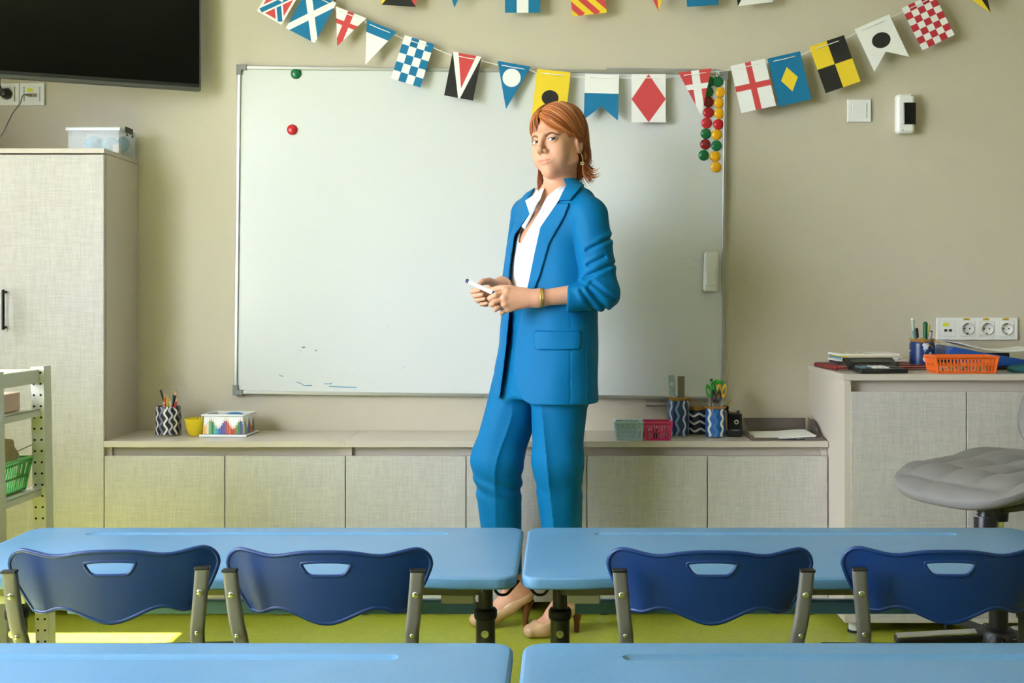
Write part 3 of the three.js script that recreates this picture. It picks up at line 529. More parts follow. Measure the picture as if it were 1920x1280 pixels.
{
  const p = atD(421, 817, 4.08), t = thing('pencil_box', 'white plastic box printed with coloured pencils, on the low cabinet', 'box', [p.x + .002, LT + .009, .135], -.07);
  const W = .148, D = .125, H = .068, tone = ['#f0a93a', '#f1c27a', '#e8e6e0', '#7fb04c', '#3d9a52', '#1f6f4a', '#63b58f', '#39a7c8', '#2e83c6', '#2b5fb0', '#2a49a0', '#4f3f94', '#5a4a8d', '#b1453a', '#d2452f', '#d8642f', '#c23b33', '#a43a2c', '#c9542f', '#6d8e3d', '#2f7d53', '#26506f', '#27408b'];
  const tex = canvasTex(512, 160, (c, w, h) => { c.fillStyle = '#f4f4f2'; c.fillRect(0, 0, w, h); const n = 23; for (let i = 0; i < n; i++) { const x = i * w / n, y = 62 + 34 * Math.sin(i * .72 + 2) * (i > 2 ? 1 : .6); c.fillStyle = tone[i]; c.fillRect(x, y + 22, w / n - 1.5, h); c.fillStyle = '#e2bd94'; c.beginPath(); c.moveTo(x, y + 24); c.lineTo(x + w / n / 2, y); c.lineTo(x + w / n - 1.5, y + 24); c.fill(); c.fillStyle = tone[i]; c.beginPath(); c.moveTo(x + w / n * .32, y + 9); c.lineTo(x + w / n / 2, y - 2); c.lineTo(x + w / n * .68, y + 9); c.fill(); } });
  const wall = (len, flip) => { const g = box(len, H, .002), q = g.attributes.position, n = g.attributes.normal, uv = g.attributes.uv; for (let i = 0; i < q.count; i++) uv.setXY(i, q.getX(i) / len + .5, q.getY(i) / H + .5); return g; };
  const m = M('#ffffff', .35, { map: tex });
  mesh('wall', wall(W * .94).rotateX(-.06).translate(0, H / 2, D / 2 - .006), m, t); mesh('wall', wall(W * .94).rotateX(-.06).rotateY(Math.PI).translate(0, H / 2, -D / 2 + .006), m, t);
  for (const s of [-1, 1]) mesh('wall', wall(D * .92).rotateX(-.06).rotateY(s * Math.PI / 2).translate(s * (W / 2 - .005), H / 2, 0), m, t);
  mesh('floor_panel', span(-W * .46, W * .46, 0, .002, -D * .44, D * .44), whitePlastic, t);
  mesh('rim', [span(-W / 2 - .003, W / 2 + .003, H - .005, H, D / 2 - .005, D / 2 + .003, .002), span(-W / 2 - .003, W / 2 + .003, H - .005, H, -D / 2 - .003, -D / 2 + .005, .002), span(-W / 2 - .003, -W / 2 + .005, H - .005, H, -D / 2, D / 2, .002), span(W / 2 - .005, W / 2 + .003, H - .005, H, -D / 2, D / 2, .002)], M('#f6f6f4', .3), t);
  const lid = thing('box_lid', 'flat clear plastic lid lying under the pencil-print box', 'lid', [p.x + .004, LT, .137], -.05);
  mesh('panel', rbox(W + .012, .006, D + .012, .003, 0, .0045, 0, 3), M('#e9ebee', .12), lid); mesh('rim', [span(-W / 2 - .01, W / 2 + .01, 0, .0085, D / 2 + .003, D / 2 + .009, .003), span(-W / 2 - .01, W / 2 + .01, 0, .0085, -D / 2 - .009, -D / 2 - .003, .003)], M('#f2f3f5', .1), lid);
  const b = single('ball', new THREE.SphereGeometry(.048, 36, 20).scale(1, .62, .9), M('#1f74b8', .4), 'blue rounded object inside the pencil-print box', 'ball'); b.position.set(p.x + .02, LT + .0495, .13);
}
// -- right half of the low cabinets ------------------------------
{
  const b = (px, label, col, seedObj) => { const p = atD(px, 826, 3.99), t = thing('mesh_basket', label, 'basket', [p.x, LT, .268]); mesh('basket_wall', basketGeometry(.094, .075, .064, .17, 10, 8), M(col, .45), t); return p; };
  const p = b(1179, 'small pale blue slotted plastic basket on the low cabinet', '#b9d6dc');
  for (let i = 0; i < 4; i++) { const o = single('glass_ring', new THREE.TorusGeometry(.012, .0028, 10, 24), M('#9fb7bb', .2), 'pale ring standing in the pale blue basket', 'ring', 'rings in the pale blue basket'); o.position.set(p.x - .027 + i * .018, LT + .052, .268 + .006 * (i % 2)); o.rotation.y = .5 - .3 * i; }
  const q = b(1232, 'small pink slotted plastic basket beside the pale blue one', '#dd3f78');
  for (let i = 0; i < 9; i++) { const o = single('small_block', rbox(.014, .014, .014, .002), M(['#e9e4de', '#3a3638', '#c9b6a8'][i % 3], .5), 'small block in the pink basket', 'block', 'blocks in the pink basket'); o.position.set(q.x - .024 + (i % 3) * .02, LT + .011 + Math.floor(i / 6) * .0145, .25 + (Math.floor(i / 3) % 2) * .02); o.rotation.y = i; }
}
const jx = (px, z) => (px - 1050) * (BACK - z) / FOCAL;
const blueStripes = wavyV(across(9, (i) => [i * 57 + 12, 17, ['#aebfd6', '#7f9fc4', '#c5d0de'][i % 3]]), '#233a63');
paintedJar(jx(1272, .165), .165, LT, .0375, .146, .86, (c, W, H) => { blueStripes(c, W, H); }, 'tall glass jar with pale wavy stripes on dark blue, holding two rulers', 'painted jars', [[[.026, .128, .02], [.05, .118, .03], [.062, .103, .034]], [[.026, .128, .02], [.055, .124, .03], [.075, .112, .03]]]);
paintedJar(jx(1307, .13), .13, LT, .0365, .104, .84, (c, W, H) => { c.fillStyle = '#121c45'; c.fillRect(0, 0, W, H); c.strokeStyle = '#e4e6ea'; c.lineWidth = 20; for (const y0 of [50, 125, 200]) { c.beginPath(); for (let x = -10; x <= W + 10; x += 4) { const y = y0 + 13 * Math.sin(x / 15 + y0); x === -10 ? c.moveTo(x, y) : c.lineTo(x, y); } c.stroke(); } }, 'squat dark navy jar with white zigzag bands between two taller jars', 'painted jars', []);
paintedJar(jx(1341.5, .2), .2, LT, .0345, .116, .94, wavyV(across(9, (i) => [i * 57 + 20, 24, i % 2 ? '#ecebe4' : '#3f7fc4']), '#1f5aa0'), 'glass jar with blue and white wavy stripes holding green and yellow scissors', 'painted jars', [[[.028, .1, .015], [.04, .112, .01], [.055, .128, .005]], [[.03, .1, .014], [.036, .06, .018], [.034, .03, .02]]]);
{
  const z = .165, y = LT + .02, x = jx(1272, z);
  const r = (name, label, col, pts, w, hole) => { const t = thing(name, label, 'ruler', [0, 0, 0]), A = V(...pts[0]), B = V(...pts[1]), L = A.distanceTo(B); const g = prism([[-w / 2, 0], [w / 2, 0], [w / 2, L], [-w / 2, L]], .0025, .0006, hole ? [across(12, (i) => [.007 * Math.cos(-i / 12 * 6.283), L - .03 + .007 * Math.sin(-i / 12 * 6.283)])] : []); mesh('blade', g, M(col, .4), t); t.position.copy(A); t.quaternion.setFromUnitVectors(V(0, 1, 0), B.clone().sub(A).normalize()); return t; };
  const e = (px, py, zz) => atD(px, py, BACK - zz).toArray();
  const a = r('ruler', 'translucent grey-blue plastic ruler leaning in the tall blue jar', '#9fb3bd', [[x - .012, y, z + .006], e(1258.5, 703, .165)], .022, true); for (let i = 0; i < 8; i++) mesh('tick', box(.006, .0008, .0005, .003, .1 + i * .006, .0028), M('#5b6a72', .6), a);
  r('ruler', 'olive grey metal ruler with a notch in the tall blue jar', '#6d6a55', [[x + .01, y, z - .006], e(1277, 705, .155)], .024);
}
{
  const z = .2, x = jx(1341.5, z), y = LT + .016, e = (px, py, zz) => { const p = atD(px, py, BACK - zz); return [p.x, p.y, zz]; };
  const sc = (label, c1, base, top, s = 1, cat = 'scissors') => { const t = thing('scissors', label, 'scissors', base), B = V(...top).sub(V(...base)), L = B.length(); t.quaternion.setFromUnitVectors(V(0, 1, 0), B.normalize()); for (const k of [-1, 1]) { mesh('blade', bar([k * .002, 0, 0], [k * .005, L - .04, 0], .006, .0016, .0004), M('#b9bcbd', .3, { metalness: .9 }), t); mesh('handle', new THREE.TorusGeometry(.0085, .0032, 8, 22).scale(.75, 2.1, 1).rotateZ(-k * .12).translate(k * .0075, L - .02, k * .002), M(c1, .4), t); } };
  sc('bright green scissors handles standing in the blue and white jar, nearest the ruler jar', '#2fa52b', [x - .012, y, z + .006], e(1332, 722, .205));
  sc('bright green scissors in the middle of the blue and white jar', '#37b32c', [x + .002, y, z - .006], e(1341, 713, .19));
  sc('bright green scissors beside the yellow pair in the blue and white jar', '#2f9e2a', [x + .012, y, z - .01], e(1348, 714, .185));
  sc('yellow scissors in the blue and white jar', '#e0ae2b', [x + .012, y, z + .012], e(1354, 722, .215));
  sc('dark scissors with a pink edge between the green and yellow pairs', '#351f2b', [x - .002, y, z + .014], e(1343, 733, .22));
  const m = thing('marker', 'marker with a navy cap behind the green scissors', 'marker', [0, 0, 0]); const a = [x - .012, y, z - .012], b = e(1334, 713, .185); mesh('barrel', rod(a, b, .0045), M('#26324f', .4), m); mesh('cap', new THREE.SphereGeometry(.0062, 16, 12).translate(...b), M('#18223f', .35), m);
}
{
  const x = jx(1376.5, .18), t = thing('pencil_sharpener', 'black desktop pencil sharpener with crank beside the striped jars', 'sharpener', [x, LT, .17]);
  mesh('body', [rbox(.05, .082, .07, .007, 0, .041, 0, 4)], M('#0e0e10', .25), t); mesh('drawer', rbox(.046, .026, .004, .0018, 0, .015, .0355), M('#26262a', .3), t);
  mesh('crank', [rod([-.012, .075, -.03], [-.02, .092, -.034], .004), new THREE.SphereGeometry(.0085, 16, 12).scale(1, 1.2, 1).translate(-.0205, .0945, -.034), cyl(.005, .005, .01, .014, .085, .01, 14)], M('#111113', .3), t);
  mesh('pencil_hole', place(lathe([[.004, 0], [.008, 0], [.008, .003], [.004, .002]], 20), .004, .052, .0355, Math.PI / 2), chrome, t);
  mesh('print', rbox(.03, .005, .0006, .0002, .002, .0235, .0376), M('#ffffff', .5, { map: canvasTex(128, 24, (c, W, H) => { c.fillStyle = '#26262a'; c.fillRect(0, 0, W, H); c.fillStyle = '#d8d8d8'; for (let i = 0; i < 13; i++) c.fillRect(6 + i * 9, 5, 6, 8); for (let i = 0; i < 6; i++) c.fillRect(30 + i * 9, 17, 6, 4); }) }), t);
}
{
  const smoke = new THREE.MeshPhysicalMaterial({ color: '#8d8278', roughness: .12, transmission: .55, thickness: 0, side: THREE.DoubleSide });
  const t = thing('paper_tray', 'smoky transparent letter tray at the end of the low cabinet', 'tray', [.768, LT, .06]), w = .246, D = .25;
  mesh('tray_floor', span(-w / 2, w / 2, 0, .003, 0, D - .004), smoke, t); mesh('back_wall', span(-w / 2 + .012, w / 2 - .012, .003, .052, 0, .003), smoke, t);
  const side = prism([[0, 0], [D, 0], [D, .008], [D - .05, .012], [D - .1, .03], [D - .15, .048], [D - .19, .053], [0, .053]], .003).rotateY(-Math.PI / 2);
  for (const s of [-1, 1]) mesh('side_wall', side.clone().translate(s * (w / 2 - .002) + .0015, 0, 0), smoke, t);
  mesh('front_lip', [span(-w / 2, -.03, .003, .01, D - .007, D - .004), span(.06, w / 2, .003, .01, D - .007, D - .004)], smoke, t);
  for (let i = 0; i < 3; i++) { const o = single('paper_sheet', (() => { const g = new THREE.BoxGeometry(.2, .0006, .2, 16, 1, 8), p = g.attributes.position; for (let k = 0; k < p.count; k++) p.setY(k, p.getY(k) + .01 * sstep(-.02, .1, p.getX(k)) * .5 + .004 * Math.sin(p.getX(k) * 20) * .3); g.computeVertexNormals(); return g; })(), M('#f1f0ec', .8), 'white sheet of paper in the smoky tray', 'paper', 'sheets in the smoky tray'); o.position.set(.765 + i * .003, LT + .0052 + i * .0012, .192 - i * .004); }
  for (let i = 0; i < 3; i++) { const o = single('binder_clip', bar([0, 0, 0], [.012, .002, .004], .005, .003, .0008), M('#d4d5d6', .25, { metalness: .8 }), 'small metal clip at the front lip of the smoky tray', 'clip', 'clips in the smoky tray'); o.position.set(.8 + i * .015, LT + .0055, .298); o.rotation.y = i * .7; }
}
// -- on the side cabinet ------------------------------------------
{
  const t = thing('red_folder', 'dark red folder with rounded edge under the book stack', 'folder', [1.068, RT, .235], .10);
  mesh('cover', rbox(.335, .016, .225, .0075, 0, .008, 0, 4), M('#7a1420', .45), t); mesh('pages', span(-.155, .158, .0035, .0125, .10, .1118), M('#e5ddd0', .8), t);
  const cols = ['#3a3638', '#e6e1d6', '#f0eee6', '#d8cfc0', '#f3efe8'];
  const cover = canvasTex(256, 192, (c, W, H) => { c.fillStyle = '#f4f1ea'; c.fillRect(0, 0, W, H); const q = ['#d8c63a', '#9a5a8c', '#4f9bb5', '#e0895a', '#c9d9a0', '#6aa9c9', '#e6c7a0']; let s = 3; for (let i = 0; i < 70; i++) { s = (s * 1103515245 + 12345) & 0x7fffffff; const x = s % 150, y = (s >> 8) % H; c.fillStyle = q[i % q.length]; c.beginPath(); c.ellipse(x, y, 6 + (s >> 4) % 18, 4 + (s >> 6) % 10, (s % 10) / 3, 0, 7); c.fill(); } c.fillStyle = '#b9a9a0'; for (let i = 0; i < 5; i++) c.fillRect(180, 50 + i * 16, 50, 4); });
  let y = RT + .0162;
  [[.205, .165, .009, '#2d2b2d', -.06, 'black-edged booklet at the bottom of the stack on the red folder'], [.22, .16, .007, '#e9e2d2', .14, 'cream booklet second in the stack on the red folder'], [.2, .15, .006, '#7fb2c9', .02, 'pale blue booklet in the stack on the red folder'], [.2, .15, .006, '#e5cf4a', .1, 'yellow booklet in the stack on the red folder'], [.205, .15, .007, null, .05, 'booklet with a colourful printed cover topping the stack']].forEach(([w, d, h, col, a, label], i) => {
    const b = thing('booklet', label, 'book', [1.045 + .012 * (i % 2), y, .222], a, 'booklets on the red folder'); y += h + .0003;
    mesh('cover', rbox(w, h, d, .001, 0, h / 2, 0), col ? M(col, .6) : M('#f1eee6', .6), b); mesh('pages', span(-w / 2 + .004, w / 2 - .003, .001, h - .001, d / 2 - .004, d / 2 + .0005), M(cols[i], .85), b);
    if (!col) mesh('front_print', (() => { const g = new THREE.PlaneGeometry(w - .004, d - .004).rotateX(-Math.PI / 2).translate(0, h + .0004, 0); return g; })(), M('#ffffff', .55, { map: cover }), b);
  });
}
{
  const t = thing('calculator', 'black desktop calculator with white keys and raised display, beside the book stack', 'calculator', [(1647 - 1050) / 2200 * 3.79, RT, .462], .1);
  mesh('body', place(rbox(.158, .014, .105, .005, 0, 0, 0, 3), 0, .0095, .01, .04), M('#191a1b', .35), t); mesh('display_housing', place(rbox(.172, .016, .06, .005, 0, 0, 0, 3), -.004, .026, -.055, .42), M('#151617', .3), t);
  mesh('display', place(rbox(.13, .001, .026, .0004), -.004, .0352, -.051, .42), M('#3c423a', .2), t);
  for (let r = 0; r < 4; r++) for (let c = 0; c < 7; c++) { const w = c > 1 && c < 5; mesh('key', place(rbox(.0155, .006, .0115, .0018), -.06 + c * .0195, .0185 - .0007 * r, -.018 + r * .0165, .04), w ? M('#d9d8d2', .4) : M(c < 2 ? '#55707e' : '#3b3d40', .4), t); }
}
{
  const z = .24, x = jx(1729, z), e = (px, py, zz) => { const p = atD(px, py, BACK - zz); return [p.x, p.y, zz]; };
  paintedJar(x, z, RT, .0425, .108, .9, (c, W, H) => { c.fillStyle = '#16305f'; c.fillRect(0, 0, W, H); let s = 9; for (let i = 0; i < 26; i++) { s = (s * 1103515245 + 12345) & 0x7fffffff; c.fillStyle = ['#dbe3ea', '#8fb0d3', '#0e1f45', '#3f6ba3'][i % 4]; c.beginPath(); c.ellipse(s % W, (s >> 9) % H, 8 + (s >> 5) % 26, 6 + (s >> 7) % 16, (s % 7), 0, 7); c.fill(); } c.fillStyle = '#e8ebee'; c.fillRect(250, 100, 46, 90); c.fillStyle = '#16305f'; c.beginPath(); c.ellipse(262, 110, 14, 40, .3, 0, 7); c.fill(); }, 'dark blue painted jar with pale blotches and twine, holding pens', 'painted jars', [[[-.03, .095, .03], [-.01, .09, .044], [.01, .082, .05], [.025, .07, .045]], [[.03, .092, .03], [.045, .09, .04], [.05, .075, .042]]]);
  const pen = (label, col, a, b, r, cap) => { const t = thing('pen', label, 'pen'); mesh('barrel', rod(a, b, r * .8, r), M(col, .35), t); mesh('end_cap', new THREE.SphereGeometry(r, 14, 10).translate(...b), M(cap ?? col, .3), t); };
  const B = (dx, dz) => [x + dx, RT + .014, z + dz];
  pen('pale green marker standing tall at the edge of the dark blue jar', '#a9b8ab', B(-.022, .0), e(1711, 599, .24), .0058, '#dfe0da'); pen('grey-green pen in the dark blue jar', '#5f7a72', B(-.012, .012), e(1714, 622, .26), .0065); pen('black pen in the dark blue jar', '#18191b', B(-.004, -.01), e(1719, 617, .22), .005);
  pen('glossy dark green marker in the dark blue jar', '#0f5a33', B(.008, .006), e(1735, 607, .25), .008); pen('silver pen leaning in the dark blue jar', '#9fa3a8', B(.0, .018), e(1746, 622, .28), .005, '#2b2c2e'); pen('light yellow pen behind the green marker', '#c9c45a', B(.01, -.012), e(1742, 610, .22), .004);
}
{
  const p = atD(1804, 701, 3.79), t = thing('mesh_basket', 'orange slotted plastic basket on the waist-high cabinet', 'basket', [p.x, RT, .465]); mesh('basket_wall', basketGeometry(.2, .11, .056, .1, 17, 9), M('#ef6c22', .45), t);
  for (let i = 0; i < 16; i++) { const o = single('chalk', rbox(.011, .011, .05, .003), M(['#efe9e2', '#e9c6b8', '#f2e6a8', '#e7e3dd'][i % 4], .85), 'stick of chalk in the orange basket', 'chalk', 'chalk in the orange basket'); o.position.set(p.x - .07 + (i % 8) * .02, RT + .009 + Math.floor(i / 8) * .012, .455 + .01 * (i % 2)); o.rotation.y = (i % 3 - 1) * .25; }
}
{
  const e = (px, z) => (px - 1050) * (BACK - z) / FOCAL;
  const t = thing('paper_tray', 'black stacking tray behind the orange basket', 'tray', [1.44, RT, .22]); mesh('tray_floor', rbox(.31, .008, .25, .003, 0, .006, 0), M('#191a1c', .4), t); mesh('back_wall', rbox(.31, .045, .006, .002, 0, .024, -.122), M('#191a1c', .4), t); mesh('side_wall', rbox(.006, .04, .24, .002, -.152, .021, 0), M('#191a1c', .4), t);
  const b = thing('ring_binder', 'blue binder lying open-edged on the black tray, under loose papers', 'binder', [1.46, RT + .011, .2], -.05);
  mesh('cover', prism([[-.14, 0], [.16, 0], [.16, .014], [-.05, .05], [-.125, .066], [-.14, .052]], .21, .002).translate(0, 0, -.1), M('#1d4f9c', .4), b);
  const s = thing('paper_sheet', 'curled white paper sheets draped over the blue binder', 'paper', [1.48, RT + .034, .21], -.05); const g = new THREE.BoxGeometry(.26, .003, .2, 24, 1, 4), q = g.attributes.position; for (let i = 0; i < q.count; i++) { const u = q.getX(i) / .26 + .5; q.setY(i, q.getY(i) + .05 * (1 - u) ** 1.6 + .03 * u * u + .006); } g.computeVertexNormals(); mesh('sheet', g, M('#eceae4', .8), s);
  const c = single('cloth', (() => { const g = new THREE.SphereGeometry(.05, 28, 18), q = g.attributes.position; for (let i = 0; i < q.count; i++) { const k = 1 + .25 * noise.noise(q.getX(i) * 40, q.getY(i) * 40, q.getZ(i) * 40); q.setXYZ(i, q.getX(i) * k * 1.2, Math.max(-.012, q.getY(i) * k * .3), q.getZ(i) * k * .6); } g.computeVertexNormals(); return g; })(), M('#1f5a5c', .9), 'crumpled dark teal cloth at the edge of the waist-high cabinet', 'cloth'); c.position.set(1.505, RT + .0122, .47);
}
// -- on the tall cabinet ------------------------------------------
{
  const clear = M('#e9eff2', .12, { transparent: true, opacity: .2 });
  const x0 = -1.708, y = 1.5742, t = thing('storage_box', 'clear plastic storage box with dark clips and light blue contents on the tall cabinet', 'box', [x0, y, .03]), W = .176, D = .16, H = .086;
  mesh('wall', [span(0, W, .003, H, D - .002, D), span(0, W, .003, H, 0, .002), span(0, .002, .003, H, .002, D - .002), span(W - .002, W, .003, H, .002, D - .002)], clear, t); mesh('floor_panel', span(0, W, 0, .003, 0, D), clear, t);
  mesh('lid', [span(-.006, W + .006, H, H + .004, -.006, D + .006, .0015), span(-.006, W + .006, H - .008, H, D + .003, D + .006), span(-.006, -.003, H - .008, H, -.006, D + .006), span(W + .003, W + .006, H - .008, H, -.006, D + .006)], M('#eef2f4', .15, { transparent: true, opacity: .45 }), t);
  mesh('clip', [bar([W + .008, H + .002, .05], [W + .008, H + .002, .12], .004, .02, .001), bar([W + .009, H - .012, .06], [W + .012, H - .02, .06], .006), bar([W + .009, H - .012, .11], [W + .012, H - .02, .11], .006)], M('#3c3d36', .5), t); mesh('clip', bar([-.009, H - .02, .12], [-.009, H - .005, .12], .008, .004, .001), M('#22221f', .5), t);
  const blob = (label, col, x, yy, z, sx, sy, sz, k) => { const g = new THREE.SphereGeometry(1, 32, 22), q = g.attributes.position; for (let i = 0; i < q.count; i++) { const v = V(q.getX(i), q.getY(i), q.getZ(i)), n = 1 + .16 * noise.noise(v.x * 2.6 + k, v.y * 2.6, v.z * 2.6) + .06 * noise.noise(v.x * 7, v.y * 7 + k, v.z * 7); q.setXYZ(i, v.x * n * sx, v.y * n * sy, v.z * n * sz); } g.computeVertexNormals(); const o = single('plastic_bag', g, M(col, .3), label, 'bag', 'bags in the clear storage box'); o.position.set(x0 + x, y + yy, .03 + z); };
  blob('crumpled light blue bag beside the darker blue one in the clear box', '#8cc3d3', .062, .038, .08, .033, .031, .05, 1); blob('crumpled aqua bag in the middle of the clear box', '#9ed3da', .115, .036, .075, .025, .03, .05, 5); blob('darker blue bag at the end of the clear box', '#5d9fb8', .152, .046, .05, .014, .026, .035, 9);
  const c = single('small_carton', rbox(.022, .03, .022, .002, 0, .015, 0), M('#d3c6ad', .8), 'small beige carton in the corner of the clear storage box', 'carton'); c.position.set(x0 + W - .018, y + .0035, .03 + D - .03);
}
// ---------------------------------------------------------------- metal shelf by the window
{
  const t = thing('metal_shelf', 'cream perforated metal shelf unit beside the first desk', 'shelf', [-1.414, 0, BACK - 3.25]); t.rotation.z = .018;
  const cream = M('#c8c6b2', .45), L = .84, Hh = .882;
  const post = (x, z) => {
    const p = mesh('post', [span(x - .036, x, 0, Hh, z, z + .002), span(x - .002, x, 0, Hh, z - .045, z)], cream, t);
    const holes = []; for (let k = 0; k < 28; k++) for (const s of [0, 1]) holes.push(place(cyl(.0032, .0032, .0008, 0, 0, 0, 10), x - .028 + s * .019, .865 - k * .031 - (s ? 0 : .0), z + .0022, Math.PI / 2));
    mesh('hole', holes, M('#0d0d0c', .9), p).userData.kind = 'stuff';
  };
  for (const z of [0, .28]) { post(0, z); post(-L, z); }
  mesh('top_bar', span(-.038, -.012, Hh - .045, Hh - .008, .003, .278, .001), cream, t); mesh('top_bar', span(-L, -.012, Hh - .045, Hh - .008, -.03, -.026), cream, t);
  for (const y of [.765, .545, .3]) mesh('shelf_board', [span(-L + .004, -.012, y - .004, y, -.03, .274), span(-.016, -.012, y - .02, y, -.03, .274), span(-L, -.012, y - .02, y, .27, .274)], cream, t);
  const b = thing('mesh_basket', 'bright green slotted basket on the metal shelf', 'basket', [-1.553, .5466, BACK - 3.11]); mesh('basket_wall', basketGeometry(.2, .235, .092, .14, 13, 16), M('#66bd62', .45), b);
  const c = single('cloth_bag', (() => { const g = new THREE.SphereGeometry(1, 36, 24), q = g.attributes.position; for (let i = 0; i < q.count; i++) { const v = V(q.getX(i), q.getY(i), q.getZ(i)), n = 1 + .2 * noise.noise(v.x * 2 + 4, v.y * 2, v.z * 2); q.setXYZ(i, v.x * n * .042, v.y * n * .05 + .008 * v.x, v.z * n * .06); } g.computeVertexNormals(); return g; })(), M('#a8916a', .9), 'tan folded cloth bag with seams in the green basket', 'bag'); c.position.set(-1.505, .642, BACK - 3.15);
  const k = thing('carton', 'pale peach carton with printed letter on the upper shelf board', 'box', [-1.572, .7656, BACK - 3.12]); mesh('body', rbox(.2, .05, .16, .003, 0, .025, 0), M('#dfbfa6', .8), k); mesh('print', span(.1, .1006, .012, .036, .03, .034), M('#6d4d3e', .8), k);
  single('wire', rod([-1.53, .63, BACK - 3.2], [-1.452, .668, BACK - 3.225], .0012), M('#2b2b28', .5), 'thin dark wire sticking up from the green basket', 'wire');
}
// ---------------------------------------------------------------- grey swivel chair
{
  const t = thing('swivel_chair', 'grey velvet quilted swivel chair on a black star base beside the waist-high cabinet', 'chair', [1.2345, 0, .96], .5);   // faces its own -x
  const velvet = new THREE.MeshPhysicalMaterial({ color: '#7f7b79', roughness: .8, sheen: .3, sheenRoughness: .5, sheenColor: new THREE.Color('#d8d2ce') });
  const pad = (f, nr = 44, na = 96) => {                  // closed cushion: f(r, angle, side) gives the point
    const P = [], I = [], row = (nr + 1);
    for (let s = 0; s < 2; s++) for (let i = 0; i <= nr; i++) for (let k = 0; k < na; k++) { const p = f(i / nr, k / na * 2 * Math.PI, s); P.push(p[0], p[1], p[2]); }
    const id = (s, i, k) => (s * row + i) * na + (k % na);
    for (let s = 0; s < 2; s++) for (let i = 0; i < nr; i++) for (let k = 0; k < na; k++) { const a = id(s, i, k), b = id(s, i, k + 1), c = id(s, i + 1, k + 1), d = id(s, i + 1, k); s ? I.push(a, c, d, a, b, c) : I.push(a, d, c, a, c, b); }
    for (let k = 0; k < na; k++) { const a = id(0, nr, k), b = id(0, nr, k + 1), c = id(1, nr, k + 1), d = id(1, nr, k); I.push(a, d, c, a, c, b); }
    let g = new THREE.BufferGeometry(); g.setAttribute('position', new THREE.Float32BufferAttribute(P, 3)); g.setIndex(I); g = mergeVertices(g, 1e-5); g.computeVertexNormals(); return g;
  };
  const sq = (a, n = 3.2) => 1 / Math.pow(Math.abs(Math.cos(a)) ** n + Math.abs(Math.sin(a)) ** n, 1 / n);
  const quilt = (a, b) => { const q = (v) => Math.pow(Math.abs(Math.sin(Math.PI * v)), .38); return .017 * (q(a) * q(b) - 1); };
  const form = (u, v) => {                                // u: -1 front .. 1 rear, v: -1 .. 1 across
    const front = Math.max(0, -u - .35), rear = Math.max(0, u + .15);
    return -.075 * front ** 1.6 * 1.4 + .014 * rear ** 2 + v * v * (.004 + .03 * sstep(-.1, .9, u));
  };
  mesh('seat', pad((r, a, s) => {
    const R = r * sq(a), u = R * Math.cos(a), v = R * Math.sin(a), e = Math.sqrt(Math.max(0, 1 - Math.pow(r, 6)));
    const x = u * .27 + .015, z = v * .245, y = .588 + form(u, v);
    return s ? [x, y - .066 * Math.sqrt(Math.max(0, 1 - r ** 3)) - .008, z] : [x, y + .018 * e + quilt(u * 2.05 + .5, v * 2.05 + .5) * e - .008, z];
  }), velvet, t);
  mesh('backrest', pad((r, a, s) => {
    const R = r * sq(a, 2.8), u = R * Math.cos(a), v = R * Math.sin(a), e = Math.sqrt(Math.max(0, 1 - Math.pow(r, 6))), h = (u + 1) * .21;
    const x = .31 + .05 * Math.sin(h * 3.4) + h * .34 - .015 * v * v, y = .6 + h, z = v * (.225 - .03 * u);
    return s ? [x + .03 * e, y, z] : [x - .018 * e - quilt(u * 2.05 + .5, v * 2.05 + .5) * e, y, z];
  }), velvet, t);
  mesh('mechanism', [rbox(.2, .03, .16, .008, .02, .505, 0), rbox(.13, .035, .09, .01, .03, .49, 0), cyl(.03, .026, .05, 0, .47, 0)], M('#121214', .4), t);
  const knob = mesh('tension_knob', [...across(5, (i) => cyl(.024, .024, .0035, 0, .02 + i * .0075, 0)), cyl(.021, .021, .04, 0, .035, 0), new THREE.CylinderGeometry(.031, .028, .045, 14).translate(0, -.01, 0)], M('#17181a', .35), t); knob.position.set(-.165, .47, .1); knob.rotation.set(-.1, 0, -.2);
  mesh('gas_lift', cyl(.0155, .0155, .2, 0, .38, 0), chrome, t); mesh('lift_ring', cyl(.0162, .0162, .004, 0, .446, 0), M('#202020', .5), t); mesh('lift_tube', cyl(.026, .026, .17, 0, .205, 0), M('#101012', .4), t);
  mesh('hub', lathe([[0, .085], [.05, .085], [.055, .1], [.05, .135], [.034, .145], [0, .145]], 32), M('#121213', .4), t);
  for (let k = 0; k < 5; k++) {
    const a = Math.PI + .6 + k * 2 * Math.PI / 5, c = Math.cos(a), s = Math.sin(a), arm = mesh('base_arm', bar([c * .04, .118, s * .04], [c * .285, .098, s * .285], .04, .024, .006), M('#141416', .35), t);
    mesh('chrome_cover', bar([c * .06, .131, s * .06], [c * .28, .1125, s * .28], .03, .006, .002), chrome, arm);
    const w = mesh('caster', [rod([c * .275, .05, s * .275], [c * .275, .095, s * .275], .0075), ...[-1, 1].map((q) => place(cyl(.0255, .0255, .017, 0, 0, 0, 24), 0, 0, q * .0115, Math.PI / 2).rotateY(-a + .8 + k).translate(c * .275 + .012, .0256, s * .275))], M('#17171a', .4), t);
  }
}
